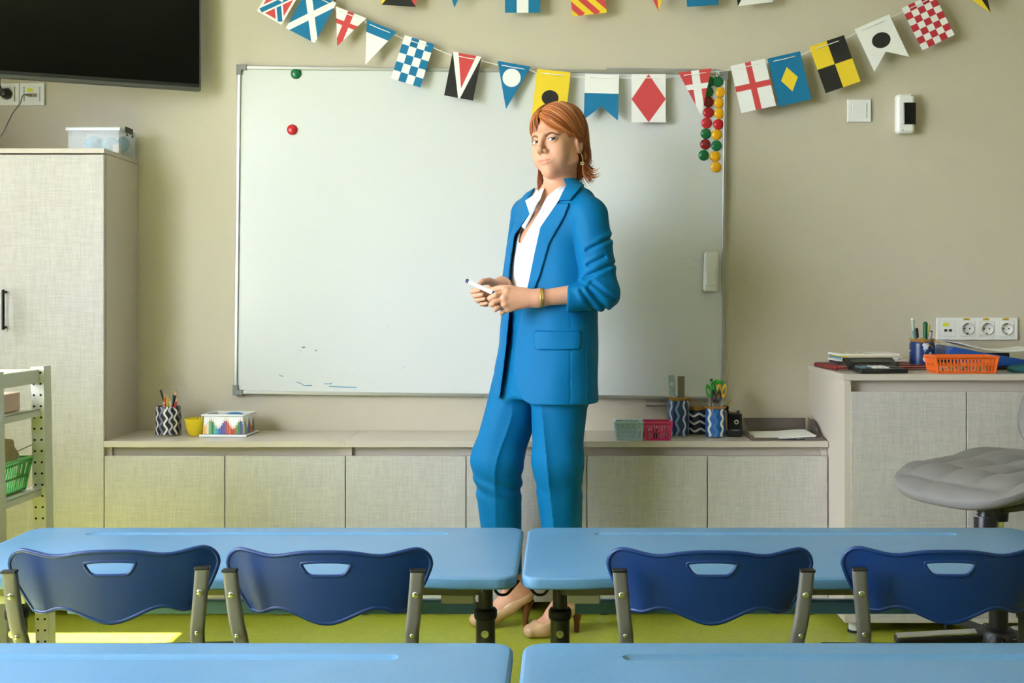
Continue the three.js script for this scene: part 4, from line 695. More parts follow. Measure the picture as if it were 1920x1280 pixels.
// ---------------------------------------------------------------- surfaces from distance fields
const smin = (a, b, k) => { const h = Math.max(k - Math.abs(a - b), 0) / k; return Math.min(a, b) - h * h * k * .25; };
const smax = (a, b, k) => -smin(-a, -b, k);
function cone(x, y, z, a, b, ra, rb) {                    // distance to a tapered capsule
  const dx = b.x - a.x, dy = b.y - a.y, dz = b.z - a.z, px = x - a.x, py = y - a.y, pz = z - a.z;
  const t = clamp((px * dx + py * dy + pz * dz) / (dx * dx + dy * dy + dz * dz), 0, 1);
  return Math.hypot(px - t * dx, py - t * dy, pz - t * dz) - lerp(ra, rb, t);
}
function ellip(x, y, z, cx, cy, cz, rx, ry, rz) {
  const X = (x - cx) / rx, Y = (y - cy) / ry, Z = (z - cz) / rz, k = Math.hypot(X, Y, Z), g = Math.hypot(X / rx, Y / ry, Z / rz);
  return g < 1e-9 ? -Math.min(rx, ry, rz) : k * (k - 1) / g;
}
function polyDist(poly, x, y) {                           // signed distance to an outline, negative inside
  let d = 1e9, s = 1;
  for (let i = 0, j = poly.length - 1; i < poly.length; j = i++) {
    const [ax, ay] = poly[i], [bx, by] = poly[j], ex = bx - ax, ey = by - ay, wx = x - ax, wy = y - ay, t = clamp((wx * ex + wy * ey) / (ex * ex + ey * ey), 0, 1);
    d = Math.min(d, (wx - ex * t) ** 2 + (wy - ey * t) ** 2);
    const c1 = y >= ay, c2 = y < by, c3 = ex * wy > ey * wx; if ((c1 && c2 && c3) || (!c1 && !c2 && !c3)) s = -s;
  }
  return s * Math.sqrt(d);
}
function skin(f, lo, hi, h, color) {                      // surface nets, then pulled onto the surface
  const B = 4, n = [0, 1, 2].map((k) => Math.ceil((hi[k] - lo[k]) / h / B) * B + 1), [nx, ny, nz] = n, val = new Float32Array(nx * ny * nz), at = (i, j, k) => (k * ny + j) * nx + i;
  val.fill(1);
  for (let k = 0; k < nz - 1; k += B) for (let j = 0; j < ny - 1; j += B) for (let i = 0; i < nx - 1; i += B) {
    const d = f(lo[0] + (i + B / 2) * h, lo[1] + (j + B / 2) * h, lo[2] + (k + B / 2) * h), far = Math.abs(d) > B * h * 1.6;
    for (let c = k; c <= k + B; c++) for (let b = j; b <= j + B; b++) for (let a = i; a <= i + B; a++) { const q = at(a, b, c); if (far) { if (val[q] === 1) val[q] = d > 0 ? .99 : -.99; } else if (Math.abs(val[q]) >= .98) val[q] = f(lo[0] + a * h, lo[1] + b * h, lo[2] + c * h); }
  }
  const id = new Int32Array(nx * ny * nz).fill(-1), P = [], I = [];
  for (let k = 0; k < nz - 1; k++) for (let j = 0; j < ny - 1; j++) for (let i = 0; i < nx - 1; i++) {
    let sx = 0, sy = 0, sz = 0, m = 0, neg = 0;
    const v = [val[at(i, j, k)], val[at(i + 1, j, k)], val[at(i, j + 1, k)], val[at(i + 1, j + 1, k)], val[at(i, j, k + 1)], val[at(i + 1, j, k + 1)], val[at(i, j + 1, k + 1)], val[at(i + 1, j + 1, k + 1)]];
    for (const q of v) if (q < 0) neg++;
    if (!neg || neg === 8) continue;
    for (const [a, b] of [[0, 1], [2, 3], [4, 5], [6, 7], [0, 2], [1, 3], [4, 6], [5, 7], [0, 4], [1, 5], [2, 6], [3, 7]]) if ((v[a] < 0) !== (v[b] < 0)) { const t = v[a] / (v[a] - v[b]); sx += lerp(a & 1, b & 1, t); sy += lerp(a >> 1 & 1, b >> 1 & 1, t); sz += lerp(a >> 2, b >> 2, t); m++; }
    id[at(i, j, k)] = P.length / 3; P.push(lo[0] + (i + sx / m) * h, lo[1] + (j + sy / m) * h, lo[2] + (k + sz / m) * h);
  }
  const quad = (a, b, c, d, flip) => { if (a < 0 || b < 0 || c < 0 || d < 0) return; flip ? I.push(a, c, b, a, d, c) : I.push(a, b, c, a, c, d); };
  for (let k = 1; k < nz - 1; k++) for (let j = 1; j < ny - 1; j++) for (let i = 1; i < nx - 1; i++) {
    const v = val[at(i, j, k)] < 0;
    if (v !== val[at(i + 1, j, k)] < 0) quad(id[at(i, j - 1, k - 1)], id[at(i, j, k - 1)], id[at(i, j, k)], id[at(i, j - 1, k)], !v);
    if (v !== val[at(i, j + 1, k)] < 0) quad(id[at(i - 1, j, k - 1)], id[at(i - 1, j, k)], id[at(i, j, k)], id[at(i, j, k - 1)], !v);
    if (v !== val[at(i, j, k + 1)] < 0) quad(id[at(i - 1, j - 1, k)], id[at(i, j - 1, k)], id[at(i, j, k)], id[at(i - 1, j, k)], !v);
  }
  const N = new Float32Array(P.length), C = color && new Float32Array(P.length), e = h * .3;
  for (let q = 0; q < P.length; q += 3) {
    let x = P[q], y = P[q + 1], z = P[q + 2], gx, gy, gz;
    for (let s = 0; s < 2; s++) {
      gx = f(x + e, y, z) - f(x - e, y, z); gy = f(x, y + e, z) - f(x, y - e, z); gz = f(x, y, z + e) - f(x, y, z - e);
      const g = Math.hypot(gx, gy, gz) || 1; gx /= g; gy /= g; gz /= g;
      if (s < 1) { const d = clamp(f(x, y, z), -h * .5, h * .5) * .9; x -= d * gx; y -= d * gy; z -= d * gz; }
    }
    P[q] = x; P[q + 1] = y; P[q + 2] = z; N[q] = gx; N[q + 1] = gy; N[q + 2] = gz;
    if (C) { const c = color(x, y, z); C[q] = c[0]; C[q + 1] = c[1]; C[q + 2] = c[2]; }
  }
  const g = new THREE.BufferGeometry(); g.setAttribute('position', new THREE.Float32BufferAttribute(P, 3)); g.setAttribute('normal', new THREE.BufferAttribute(N, 3)); if (C) g.setAttribute('color', new THREE.BufferAttribute(C, 3)); g.setIndex(I);
  return g;
}
// ---------------------------------------------------------------- the woman
const WD = 3.74, WS = FOCAL / WD;                         // her distance and the scale there
const w3 = (px, py, dz = 0) => { const d = WD - dz; return V((px - 1050) * d / FOCAL, EYE - (py - 558) * d / FOCAL, BACK - d); };
const PZ = BACK - WD, toU = (x) => 1050 + x * WS, toV = (y) => 558 + (EYE - y) * WS;      // plain front view of her, in photograph units at her distance
const table = (rows) => (y) => { if (y <= rows[0][0]) return rows[0].slice(1); for (let i = 1; i < rows.length; i++) if (y <= rows[i][0]) { const t = sstep(0, 1, (y - rows[i - 1][0]) / (rows[i][0] - rows[i - 1][0])) * .5 + .5 * (y - rows[i - 1][0]) / (rows[i][0] - rows[i - 1][0]); return rows[i].slice(1).map((v, k) => lerp(rows[i - 1][k + 1], v, t)); } return rows[rows.length - 1].slice(1); };
const TY = .96, LX = Math.cos(TY), LZ = Math.sin(TY), FX = -LZ, FZ = LX;               // torso turned 55 degrees: her left and her front
const trunk = table([[372, 1047, .12, .075], [390, 1045, .148, .088], [420, 1040, .158, .105], [460, 1034, .166, .117], [520, 1030, .183, .127], [580, 1029, .190, .131], [640, 1028, .194, .135], [700, 1023, .203, .143], [752, 1019, .212, .15], [800, 1019, .212, .15]]);
function trunkDist(x, y, z, grow = 0) {
  const v = toV(y), [c, a0, b0] = trunk(v), a = a0 + grow, b = b0 + grow, dx = x - (c - 1050) / WS, dz = z - PZ, l = dx * LX + dz * LZ, f = dx * FX + dz * FZ;
  const X = l / a, Z = f / b, k = Math.hypot(X, Z), g = Math.hypot(X / a, Z / b);
  return g < 1e-6 ? -b : k * (k - 1) / g;
}
const shL = w3(1105, 404, .14), elL = w3(1127, 546, .165), cuL = w3(1067, 561, .195), wrL = w3(1008, 559, .195);
const shR = w3(990, 402, -.13), elR = w3(966, 545, -.17), cuR = w3(950, 540, -.02), wrR = w3(936, 535, .075);
const nk = w3(1048, 368, -.005);
const shoulders = (x, y, z, g = 0) => Math.min(cone(x, y, z, nk, shL, .07 + g, .056 + g), cone(x, y, z, nk, shR, .07 + g, .056 + g));
const upper = (x, y, z, g = 0) => { const cap = toV(y) < 372 ? (372 - toV(y)) / WS : -1; return smin(smax(trunkDist(x, y, z, g), cap, .02), shoulders(x, y, z, g), .05); };
const frontOf = (x, z) => (x - (1030 - 1050) / WS) * FX + (z - PZ) * FZ;
const opening = [[1068, 336], [1046, 384], [1014, 430], [1003, 480], [993, 530], [980, 585], [969, 640], [966, 690], [971, 722], [984, 742], [1003, 753], [1003, 800], [932, 800], [942, 726], [951, 650], [956, 595], [958, 535], [957, 490], [964, 440], [984, 402], [990, 375], [1010, 336]];
const lapel = [[1064, 352], [1046, 384], [1014, 430], [1003, 480], [993, 530], [982, 575], [1000, 552], [1013, 520], [1031, 459], [1058, 412], [1067, 388], [1045, 388], [1068, 352]];
const collarTop = [[1056, 338], [1080, 334], [1095, 350], [1069, 383], [1047, 383], [1062, 354]];
const lapelFar = [[990, 378], [996, 402], [966, 441], [959, 485], [955, 530], [948, 500], [950, 450], [968, 408]];
const flap = [[1003, 621], [1006, 618], [1085, 617], [1088, 620], [1087, 647], [1084, 650.5], [1008, 651.5], [1004, 648]];
const fold = (x, y, z) => .0035 * noise.noise(x * 16, y * 9, z * 16);
const creases = [[1098, 474, 1153, 445], [1094, 522, 1146, 498], [1088, 546, 1114, 586], [1100, 541, 1132, 578], [1106, 532, 1146, 560], [1100, 500, 1128, 486]];
const segDist = (u, v, [a, b, c, d]) => { const ex = c - a, ey = d - b, t = clamp(((u - a) * ex + (v - b) * ey) / (ex * ex + ey * ey), 0, 1); return Math.hypot(u - a - t * ex, v - b - t * ey); };
const sleeveFold = (x, y, z) => {
  let q = 0; if (z > PZ + .1 && toU(x) > 1060) for (const c of creases) { const s = segDist(toU(x), toV(y), c); if (s < 22) q += .0042 * Math.exp(-((s / 2.6) ** 2)) - .0032 * Math.exp(-(((s - 7.5) / 4.5) ** 2)); }
  return q + sleeveNoise(x, y, z);
};
const sleeveNoise = (x, y, z) => { const u = toU(x), v = toV(y), e = Math.exp(-(((v - 548) / 34) ** 2)); return .003 * noise.noise(x * 24, y * 14, z * 20) * (1 + e); };
const neckLo = w3(1048, 385, 0), neckHi = w3(1044, 320, 0), cuffIn = cuL.clone().lerp(wrL, -.1), cuffLen = cuL.distanceTo(wrL), cuffLenR = cuR.distanceTo(wrR);
const near2 = (p, u, v, m) => { let b = p.box; if (!b) { b = p.box = [1e9, 1e9, -1e9, -1e9]; for (const [x, y] of p) { b[0] = Math.min(b[0], x); b[1] = Math.min(b[1], y); b[2] = Math.max(b[2], x); b[3] = Math.max(b[3], y); } } const dx = Math.max(b[0] - u, u - b[2], 0), dy = Math.max(b[1] - v, v - b[3], 0); return dx > m || dy > m ? Math.hypot(dx, dy) : polyDist(p, u, v); };
function jacketDist(x, y, z) {
  const u = toU(x), v = toV(y), fr = frontOf(x, z);
  const flare = fr > -.03 && v > 540 ? .0085 * Math.exp(-Math.max(0, near2(opening, u, v, 30)) / 13) * sstep(560, 650, v) : 0, o = upper(x, y, z, 0) + fold(x, y, z) * sstep(430, 520, v) - flare;
  let body = Math.max(o, -(o + .013));
  const hem = 750 - 14 * sstep(-.02, .1, -((x - (1022 - 1050) / WS) * LX + (z - PZ) * LZ)) ;
  body = smax(body, (v - hem) / WS, .006);
  if (fr > -.03) body = smax(body, -near2(opening, u, v, 8) / WS, .006);
  body = smax(body, (338 - v) / WS, .004);
  const neckHole = cone(x, y, z, neckLo, neckHi, .054, .06); body = smax(body, -neckHole, .006);
  if (fr > 0) {
    const lap = Math.min(near2(lapel, u, v, 8), near2(lapelFar, u, v, 8)) / WS; body = Math.min(body, smax(Math.max(o - .0085, -o - .004), lap, .003));
    const fl = near2(flap, u, v, 8) / WS; if (z > PZ) body = Math.min(body, smax(Math.max(o - .0045, -o - .004), fl, .003));
  }
  const col = near2(collarTop, u, v, 8) / WS; if (z > PZ - .06) body = Math.min(body, smax(Math.max(o - .009, -o - .004), col, .004));
  if (z > PZ && v > 590 && v < 745) body += .0016 * Math.exp(-(((u - 1068) / 1.5) ** 2)) * (v < 612 || v > 652 ? 1 : 0);
  const sl = smin(cone(x, y, z, shL, elL, .058, .053), cone(x, y, z, elL, cuL, .053, .041), .02) + sleeveFold(x, y, z), sr = smin(cone(x, y, z, shR, elR, .056, .049), cone(x, y, z, elR, cuR, .049, .04), .02);
  const cuff = ((x - cuL.x) * (wrL.x - cuL.x) + (y - cuL.y) * (wrL.y - cuL.y) + (z - cuL.z) * (wrL.z - cuL.z)) / cuffLen - .006;
  const cuffR = ((x - cuR.x) * (wrR.x - cuR.x) + (y - cuR.y) * (wrR.y - cuR.y) + (z - cuR.z) * (wrR.z - cuR.z)) / cuffLenR - .002;
  return smin(body, Math.min(smax(sl, cuff, .005), smax(sr, cuffR, .006)), .005);
}
const vNeck = [[1008, 340], [1012, 372], [996, 402], [976, 436], [973, 456], [979, 457], [992, 432], [1010, 402], [1026, 372], [1066, 340]];
function shirtDist(x, y, z) {
  const u = toU(x), v = toV(y); const inside = frontOf(x, z) > 0 ? sstep(1, 14, -near2(opening, u, v, 8)) : 0; let d = upper(x, y, z, lerp(-.0148, -.005, inside)) + .0035 * noise.noise(x * 22 + 5, y * 9, z * 22) + .0012 * Math.exp(-(((u - 973 + (v - 470) * .05) / 1.4) ** 2)) * (v > 455 ? -1 : 0);
  d = smax(d, (v - 574) / WS, .006); d = smax(d, (352 - v) / WS, .004);
  d = smax(d, -cone(x, y, z, neckLo, neckHi, .05, .058), .005);
  if (frontOf(x, z) > 0) d = smax(d, -Math.max(polyDist(vNeck, u, v) / WS, -(d + .024)), .004);
  return d;
}
const hipR = w3(978, 705, -.06), knR = w3(932, 862, .03), anR = w3(945, 1082, -.06), hipL = w3(1052, 705, .07), knL = w3(1047, 865, .1), anL = w3(1060, 1084, .03);
function trouserDist(x, y, z) {
  const u = toU(x), v = toV(y), wob = .003 * noise.noise(x * 14, y * 7 + 3, z * 14);
  let pelvis = smax(trunkDist(x, y, z, -.019), Math.max((556 - v), (v - 745)) / WS, .02);
  const r = smin(cone(x, y, z, hipR, knR, .088, .078), cone(x, y, z, knR, anR, .078, .056), .03), l = smin(cone(x, y, z, hipL, knL, .092, .074), cone(x, y, z, knL, anL, .074, .054), .03);
  const creaseU = lerp(1016, 1040, clamp((v - 750) / 240, 0, 1)), cr = z > PZ + .05 ? -.017 * Math.exp(-Math.abs(u - creaseU) / 13) * sstep(735, 770, v) : 0;
  const creaseR = lerp(962, 931, sstep(760, 880, v)), cr2 = u < 985 && z > PZ - .02 ? -.006 * Math.exp(-Math.abs(u - creaseR) / 6) * sstep(740, 800, v) : 0;
  const kneeFold = .004 * Math.exp(-(((v - 905) / 26) ** 2)) * Math.sin(v * .2 - u * .09) * (u < 990 ? 1 : .4);
  let d = smin(pelvis, Math.min(r + cr2, l + cr), .035) + wob + kneeFold;
  const flute = v < 745 && v > 590 && frontOf(x, z) > 0 ? .0022 * Math.exp(-(((u - lerp(964, 978, (v - 590) / 100)) / 2) ** 2)) : 0;
  return smax(d + flute, (v - 1082) / WS, .004);
}
// -- head -----------------------------------------------------------
const headQ = new THREE.Quaternion().setFromEuler(new THREE.Euler(-.06, -.576, 0, 'YXZ')).premultiply(new THREE.Quaternion().setFromAxisAngle(V(0, 0, 1), .115));
const headO = w3(1045, 268, 0), headM = new THREE.Matrix4().compose(headO, headQ, V(1, 1, 1)), headE = headM.clone().invert().elements;
const toHead = (x, y, z) => [headE[0] * x + headE[4] * y + headE[8] * z + headE[12], headE[1] * x + headE[5] * y + headE[9] * z + headE[13], headE[2] * x + headE[6] * y + headE[10] * z + headE[14]];
const h3 = (x, y, z) => V(x, y, z).applyMatrix4(headM);
const v3 = (x, y, z) => ({ x, y, z });
const EYES = [-1, 1].map((s) => v3(s * .0305, -.001, .0702));
const lipU = [v3(-.0265, -.0625, .0765), v3(-.012, -.0658, .0868), v3(0, -.067, .0888), v3(.012, -.0658, .0868), v3(.0265, -.0625, .0765)], lipL = [v3(-.0255, -.0635, .0765), v3(-.01, -.072, .0852), v3(.01, -.072, .0852), v3(.0255, -.0635, .0765)];
const chain = (x, y, z, pts, r0, r1 = r0) => { let d = 1e9; for (let i = 0; i + 1 < pts.length; i++) d = Math.min(d, cone(x, y, z, pts[i], pts[i + 1], i === 0 ? r1 : r0, i + 2 === pts.length ? r1 : r0)); return d; };
const hd0 = v3(.0, -.09, .05), hd1 = v3(.05, -.062, -.002), hd2 = v3(.006, .017, .082), hd3 = v3(.04, .021, .066), hd4 = v3(0, .012, .084), hd5 = v3(0, -.028, .1045), hd6 = v3(-.0272, -.0618, .0785), hd7 = v3(-.012, -.0695, .0915), hd8 = v3(0, -.0702, .0948), hd9 = v3(.012, -.0695, .0915), hd10 = v3(.0272, -.0618, .0785), hd11 = v3(.0165, -.042, .0885), hd12 = v3(.030, -.066, .0765), mouthLine = [hd6, hd7, hd8, hd9, hd10];
function headDist(x, y, z) {                              // in the head's own axes
  const ax = Math.abs(x);
  let d = ellip(x, y, z, 0, .032, -.012, .072, .084, .092);
  d = smin(d, ellip(x, y, z, 0, -.024, .022, .057, .082, .062), .03);
  d = smin(d, cone(ax, y, z, hd0, hd1, .022, .018), .035);
  d = smin(d, ellip(x, y, z, 0, -.098, .062, .02, .014, .016), .02);
  d = smin(d, ellip(ax, y, z, .037, -.029, .052, .022, .02, .021), .025);
  d = smin(d, cone(ax, y, z, hd2, hd3, .009, .008), .016);
  d = smax(d, -ellip(ax, y, z, .031, .0, .096, .018, .0125, .016), .014);          // eye sockets
  for (const e of EYES) {                                 // lids around each eyeball
    if (e.x * x < 0 || Math.abs(y) > .03 || z < .04) continue;
    const r = Math.hypot(x - e.x, y - e.y, z - e.z), q = (x - e.x) * Math.sign(e.x), up = .0036 - q * q * 10, lo = -.0046 + q * q * 12;
    d = smin(d, Math.max(r - .0153, -(y - e.y - up)), .005); d = smin(d, Math.max(r - .0147, (y - e.y - lo)), .006);
    d = smax(d, -(r - .0124), .001);
  }
  d = smin(d, cone(x, y, z, hd4, hd5, .0065, .0085), .012);
  d = smin(d, ellip(x, y, z, 0, -.0315, .1035, .0105, .0095, .010), .008);
  d = smin(d, ellip(ax, y, z, .0118, -.0365, .0915, .0072, .0068, .010), .006);
  d = smax(d, -ellip(ax, y, z, .0062, -.0425, .0965, .0036, .0032, .006), .003);
  d = smin(d, ellip(x, y, z, 0, -.062, .07, .026, .02, .0165), .02);
  if (y < -.04 && y > -.1 && z > .05 && ax < .045) {
  d = smin(d, chain(x, y, z, lipU, .003, .0018), .005); d = smin(d, chain(x, y, z, lipL, .0038, .002), .006);
  d = smax(d, -chain(x, y, z, mouthLine, .0011, .0012), .002);
  }
  d = smin(d, ellip(ax, y, z, .036, -.058, .052, .018, .02, .018), .02);   // full lower cheek
  let ear = ellip(ax, y, z, .0735, -.014, -.012, .0085, .031, .0185); ear = smax(ear, -ellip(ax, y, z, .081, -.011, -.008, .0065, .020, .010), .004); ear = smin(ear, ellip(ax, y, z, .074, -.014, .003, .005, .007, .004), .004);
  return smin(d, ear, .008);
}
const neckA = h3(0, -.055, -.022), neckB = w3(1047, 385, -.005);
function chestDist(x, y, z) { return smax(upper(x, y, z, -.0172), (toV(y) - 552) / WS, .01); }
function headWorld(x, y, z) { const q = toHead(x, y, z); let d = headDist(q[0], q[1], q[2]); d = smin(d, cone(x, y, z, neckA, neckB, .0475, .054), .022); return smin(d, chestDist(x, y, z), .03); }
// -- hands ----------------------------------------------------------
const fingerR = [.0088, .0082, .0076, .0066];
const handL = { wrist: w3(1010, 559, .196), knuckles: [w3(951, 547, .212), w3(946, 557, .216), w3(947, 568, .211), w3(954, 578, .2)],
  fingers: [[w3(951, 547, .212), w3(930, 553, .226), w3(919, 559, .214), w3(920, 562, .196)], [w3(946, 557, .216), w3(926, 567, .222), w3(921, 571, .203), w3(931, 570, .188)], [w3(947, 568, .211), w3(931, 577, .213), w3(929, 580, .194), w3(939, 577, .182)], [w3(954, 578, .2), w3(942, 585, .198), w3(941, 587, .182), w3(949, 583, .173)]],
  thumb: [w3(982, 549, .2), w3(958, 541, .2), w3(938, 540, .193), w3(921, 544.5, .186)] };
const handR = { wrist: w3(941, 535, .07), knuckles: [w3(921, 541, .1), w3(921, 549, .098), w3(923, 557, .096), w3(927, 565, .094)],
  fingers: [[w3(921, 541, .1), w3(901, 547, .113), w3(886, 546, .14), w3(899, 543.5, .165)], [w3(921, 549, .098), w3(902, 555, .112), w3(890, 554, .14), w3(904, 552, .162)], [w3(923, 557, .096), w3(905, 563, .11), w3(895, 562, .136), w3(908, 560, .157)], [w3(927, 565, .094), w3(911, 571, .106), w3(902, 570, .13), w3(913, 568, .15)]],
  thumb: [w3(932, 534, .095), w3(918, 527, .125), w3(906, 528, .15), w3(900, 532, .166)] };
function handDist(h, fore, x, y, z) {
  let d = 1e9; const K = h.knuckles, r = [.0135, .0135, .0125, .0115];
  for (let i = 0; i < 4; i++) d = smin(d, cone(x, y, z, h.wrist, K[i], .02, r[i]), .014);
  for (let i = 0; i < 3; i++) d = smin(d, cone(x, y, z, K[i], K[i + 1], r[i] - .001, r[i + 1] - .001), .006);
  d = smin(d, cone(x, y, z, h.wrist, h.thumb[0], .02, .015), .012);
  let th = Math.min(cone(x, y, z, h.thumb[0], h.thumb[1], .0145, .0115), cone(x, y, z, h.thumb[1], h.thumb[2], .0112, .0102), cone(x, y, z, h.thumb[2], h.thumb[3], .0102, .0085)); d = smin(d, th, .007);
  let all = 1e9;
  for (let i = 0; i < 4; i++) { const f = h.fingers[i], R = fingerR[i]; let q = cone(x, y, z, f[0], f[1], R * 1.1, R); q = smin(q, cone(x, y, z, f[1], f[2], R, R * .93), .003); q = smin(q, cone(x, y, z, f[2], f[3], R * .93, R * .8), .003); all = smin(all, q, .0012); }
  d = smin(d, all, .005);
  for (let i = 0; i < 4; i++) d = smin(d, Math.hypot(x - K[i].x, y - K[i].y, z - K[i].z - .003) - r[i] * .8, .006);
  return smin(d, cone(x, y, z, h.wrist, fore, .0235, .034), .015);
}
// -- feet -----------------------------------------------------------
const footFrame = (toe, heel) => { const t = w3(...toe), e = w3(...heel); t.y = e.y = 0; const g = e.clone().sub(t).normalize(); return { t, g, n: V(-g.z, 0, g.x) }; };
const feet = [footFrame([873, 1172, -.09], [984, 1177, -.085]), footFrame([976, 1194, .055], [1070, 1180, -.02])];
const foot3 = (F, b, y, w) => V(F.t.x + F.g.x * b + F.n.x * w, y, F.t.z + F.g.z * b + F.n.z * w);
const legs = [anR, anL];
const inFoot = (F, x, y, z) => { const dx = x - F.t.x, dz = z - F.t.z; return [dx * F.g.x + dz * F.g.z, y, dx * F.n.x + dz * F.n.z]; };
function shoeBase(b, y, w, g = 0) { const q = w * .82; return smin(smin(cone(b, y, q, v3(.033, .0225, 0), v3(.075, .028, 0), .0215 + g, .0285 + g), cone(b, y, q, v3(.075, .028, 0), v3(.15, .07, 0), .0285 + g, .027 + g), .02), cone(b, y, q, v3(.15, .07, 0), v3(.196, .102, 0), .027 + g, .0275 + g), .02); }
const shoeTop = [[-.05, -.1], [-.05, .08], [.058, .05], [.075, .0475], [.1, .055], [.14, .083], [.18, .112], [.215, .135], [.3, .135], [.3, -.1]];
function shoeDist(F, x, y, z) { const [b, h, w] = inFoot(F, x, y, z); let d = smax(shoeBase(b, h, w), polyDist(shoeTop, b, h), .003); d = smax(d, -(h - sole(b)), .002); return d; }
const sole = (b) => .003 + .083 * sstep(.07, .235, b) * 1.02;
function footDist(k, x, y, z) { const F = feet[k], [b, h, w] = inFoot(F, x, y, z), A = foot3(F, .178, .135, 0); let d = shoeBase(b, h, w, -.006); d = smin(d, cone(x, y, z, foot3(F, .115, .07, 0), foot3(F, .165, .125, 0), .024, .031), .03); d = smin(d, cone(x, y, z, A, legs[k].clone().setY(.2).lerp(A, .2), .032, .036), .03); return Math.min(d, cone(x, y, z, A, legs[k], .03, .036)); }
{
  const t = thing('person', 'woman in a bright blue trouser suit and white shirt holding a marker, facing the class', 'person', [0, 0, 0]);
  const bounds = (pts, m) => { const b = new THREE.Box3().setFromPoints(pts).expandByScalar(m); return [b.min.toArray(), b.max.toArray()]; };
  const tone = (x, y, z) => {
    const q = toHead(x, y, z); if (q[1] < -.04 && q[1] > -.095 && q[2] > .07) { const m = Math.min(chain(...q, lipU, .003, .0016), chain(...q, lipL, .0038, .0018)), k = 1 - sstep(.0002, .0018, m); return [lerp(1, .86, k), lerp(1, .52, k), lerp(1, .53, k)]; }
    return [1, 1, 1];
  };
  const white = () => [1, 1, 1];
  const hd = skin(headWorld, [headO.x - .16, 1.20, PZ - .16], [headO.x + .14, headO.y + .14, PZ + .14], .0021, tone);
  const lower = skin((x, y, z) => Math.max(chestDist(x, y, z), y - 1.235), [-.25, .95, PZ - .26], [.2, 1.25, PZ + .26], .01, white);
  const pelvis = skin((x, y, z) => Math.min(smax(trunkDist(x, y, z, -.04), Math.max(590 - toV(y), toV(y) - 745) / WS, .02), Math.min(cone(x, y, z, hipR, knR, .07, .05), cone(x, y, z, knR, anR, .05, .034), cone(x, y, z, hipL, knL, .07, .05), cone(x, y, z, knL, anL, .05, .034))), [-.32, .16, PZ - .28], [.2, 1.03, PZ + .28], .01, white);
  const arm = (h, fore, hh) => skin((x, y, z) => handDist(h, fore, x, y, z), ...bounds([h.wrist, fore, ...h.knuckles, ...h.fingers.flat(), ...h.thumb], .045), hh, white);
  const foot = (k) => skin((x, y, z) => footDist(k, x, y, z), ...bounds([foot3(feet[k], 0, 0, 0), foot3(feet[k], .23, .2, 0), legs[k]], .05), .0035, white);
  const skinM = new THREE.MeshPhysicalMaterial({ color: '#d99f7f', roughness: .48, vertexColors: true, sheen: .15, sheenRoughness: .4, sheenColor: new THREE.Color('#ffb9a0') });
  mesh('body', [hd, lower, pelvis, arm(handL, elL, .0017), arm(handR, elR.clone().lerp(cuR, .5), .0017), foot(0), foot(1)], skinM, t);
  const suit = M('#00699d', .62, { physical: true, specularIntensity: .3 }), cloth = [-.34, .72, PZ - .33], clothE = [.32, 1.46, PZ + .34];
  say(mesh('jacket', skin(jacketDist, [-.27, .72, PZ - .3], [.24, 1.47, PZ + .32], .0042), suit, t), 'bright blue blazer with pushed-up sleeves');
  say(mesh('shirt', skin(shirtDist, [-.2, .96, PZ - .22], [.17, 1.45, PZ + .22], .0045), M('#f2f0f3', .7), t), 'white open-necked shirt');
  say(mesh('trousers', skin(trouserDist, [-.34, .16, PZ - .26], [.2, 1.06, PZ + .28], .005), suit, t), 'bright blue trousers with pressed creases');
  [0, 1].forEach((k) => {
    const F = feet[k], s = mesh('shoe', skin((x, y, z) => shoeDist(F, x, y, z), ...bounds([foot3(F, 0, 0, 0), foot3(F, .23, .13, 0)], .05), .003), M('#cda57c', .25), t); say(s, 'beige high-heeled pump');
    const ring = (b, y, r) => across(12, (i) => foot3(F, b + Math.cos(i / 6 * Math.PI) * r, y, Math.sin(i / 6 * Math.PI) * r * 1.1));
    const P = [], I = [], rows = [[.196, .0, .0085], [.197, .03, .0095], [.199, .06, .015], [.203, .085, .022]]; for (const [b, y, r] of rows) for (const p of ring(b, y, r)) P.push(p.x, p.y, p.z);
    for (let i = 0; i < 3; i++) for (let q = 0; q < 12; q++) { const a = i * 12 + q, b = i * 12 + (q + 1) % 12; I.push(a, a + 12, b + 12, a, b + 12, b); } for (let q = 1; q < 11; q++) I.push(0, q, q + 1);
    const g = new THREE.BufferGeometry(); g.setAttribute('position', new THREE.Float32BufferAttribute(P, 3)); g.setIndex(I); g.computeVertexNormals(); say(mesh('heel', g, M('#6d3a22', .45, { side: THREE.DoubleSide }), s), 'stacked brown heel');
  });
  // shirt collar: two falling leaves
  const leaf = (pts, th) => { const P = pts.map((p) => w3(...p)), g = new THREE.BufferGeometry(), n = P[1].clone().sub(P[0]).cross(P[3].clone().sub(P[0])).normalize().multiplyScalar(th), N = 8, A = [], I = [];
    for (const s of [0, 1]) for (let j = 0; j <= N; j++) for (let i = 0; i <= N; i++) { const u = i / N, v = j / N, p = P[0].clone().multiplyScalar((1 - u) * (1 - v)).addScaledVector(P[1], u * (1 - v)).addScaledVector(P[2], u * v).addScaledVector(P[3], (1 - u) * v); p.z += .012 * Math.sin(Math.PI * u) * (1 - v * .5); if (s) p.add(n); A.push(p.x, p.y, p.z); }
    const id = (s, i, j) => s * 81 + j * 9 + i; for (let j = 0; j < N; j++) for (let i = 0; i < N; i++) { I.push(id(0, i, j), id(0, i + 1, j), id(0, i + 1, j + 1), id(0, i, j), id(0, i + 1, j + 1), id(0, i, j + 1)); I.push(id(1, i, j), id(1, i + 1, j + 1), id(1, i + 1, j), id(1, i, j), id(1, i, j + 1), id(1, i + 1, j + 1)); }
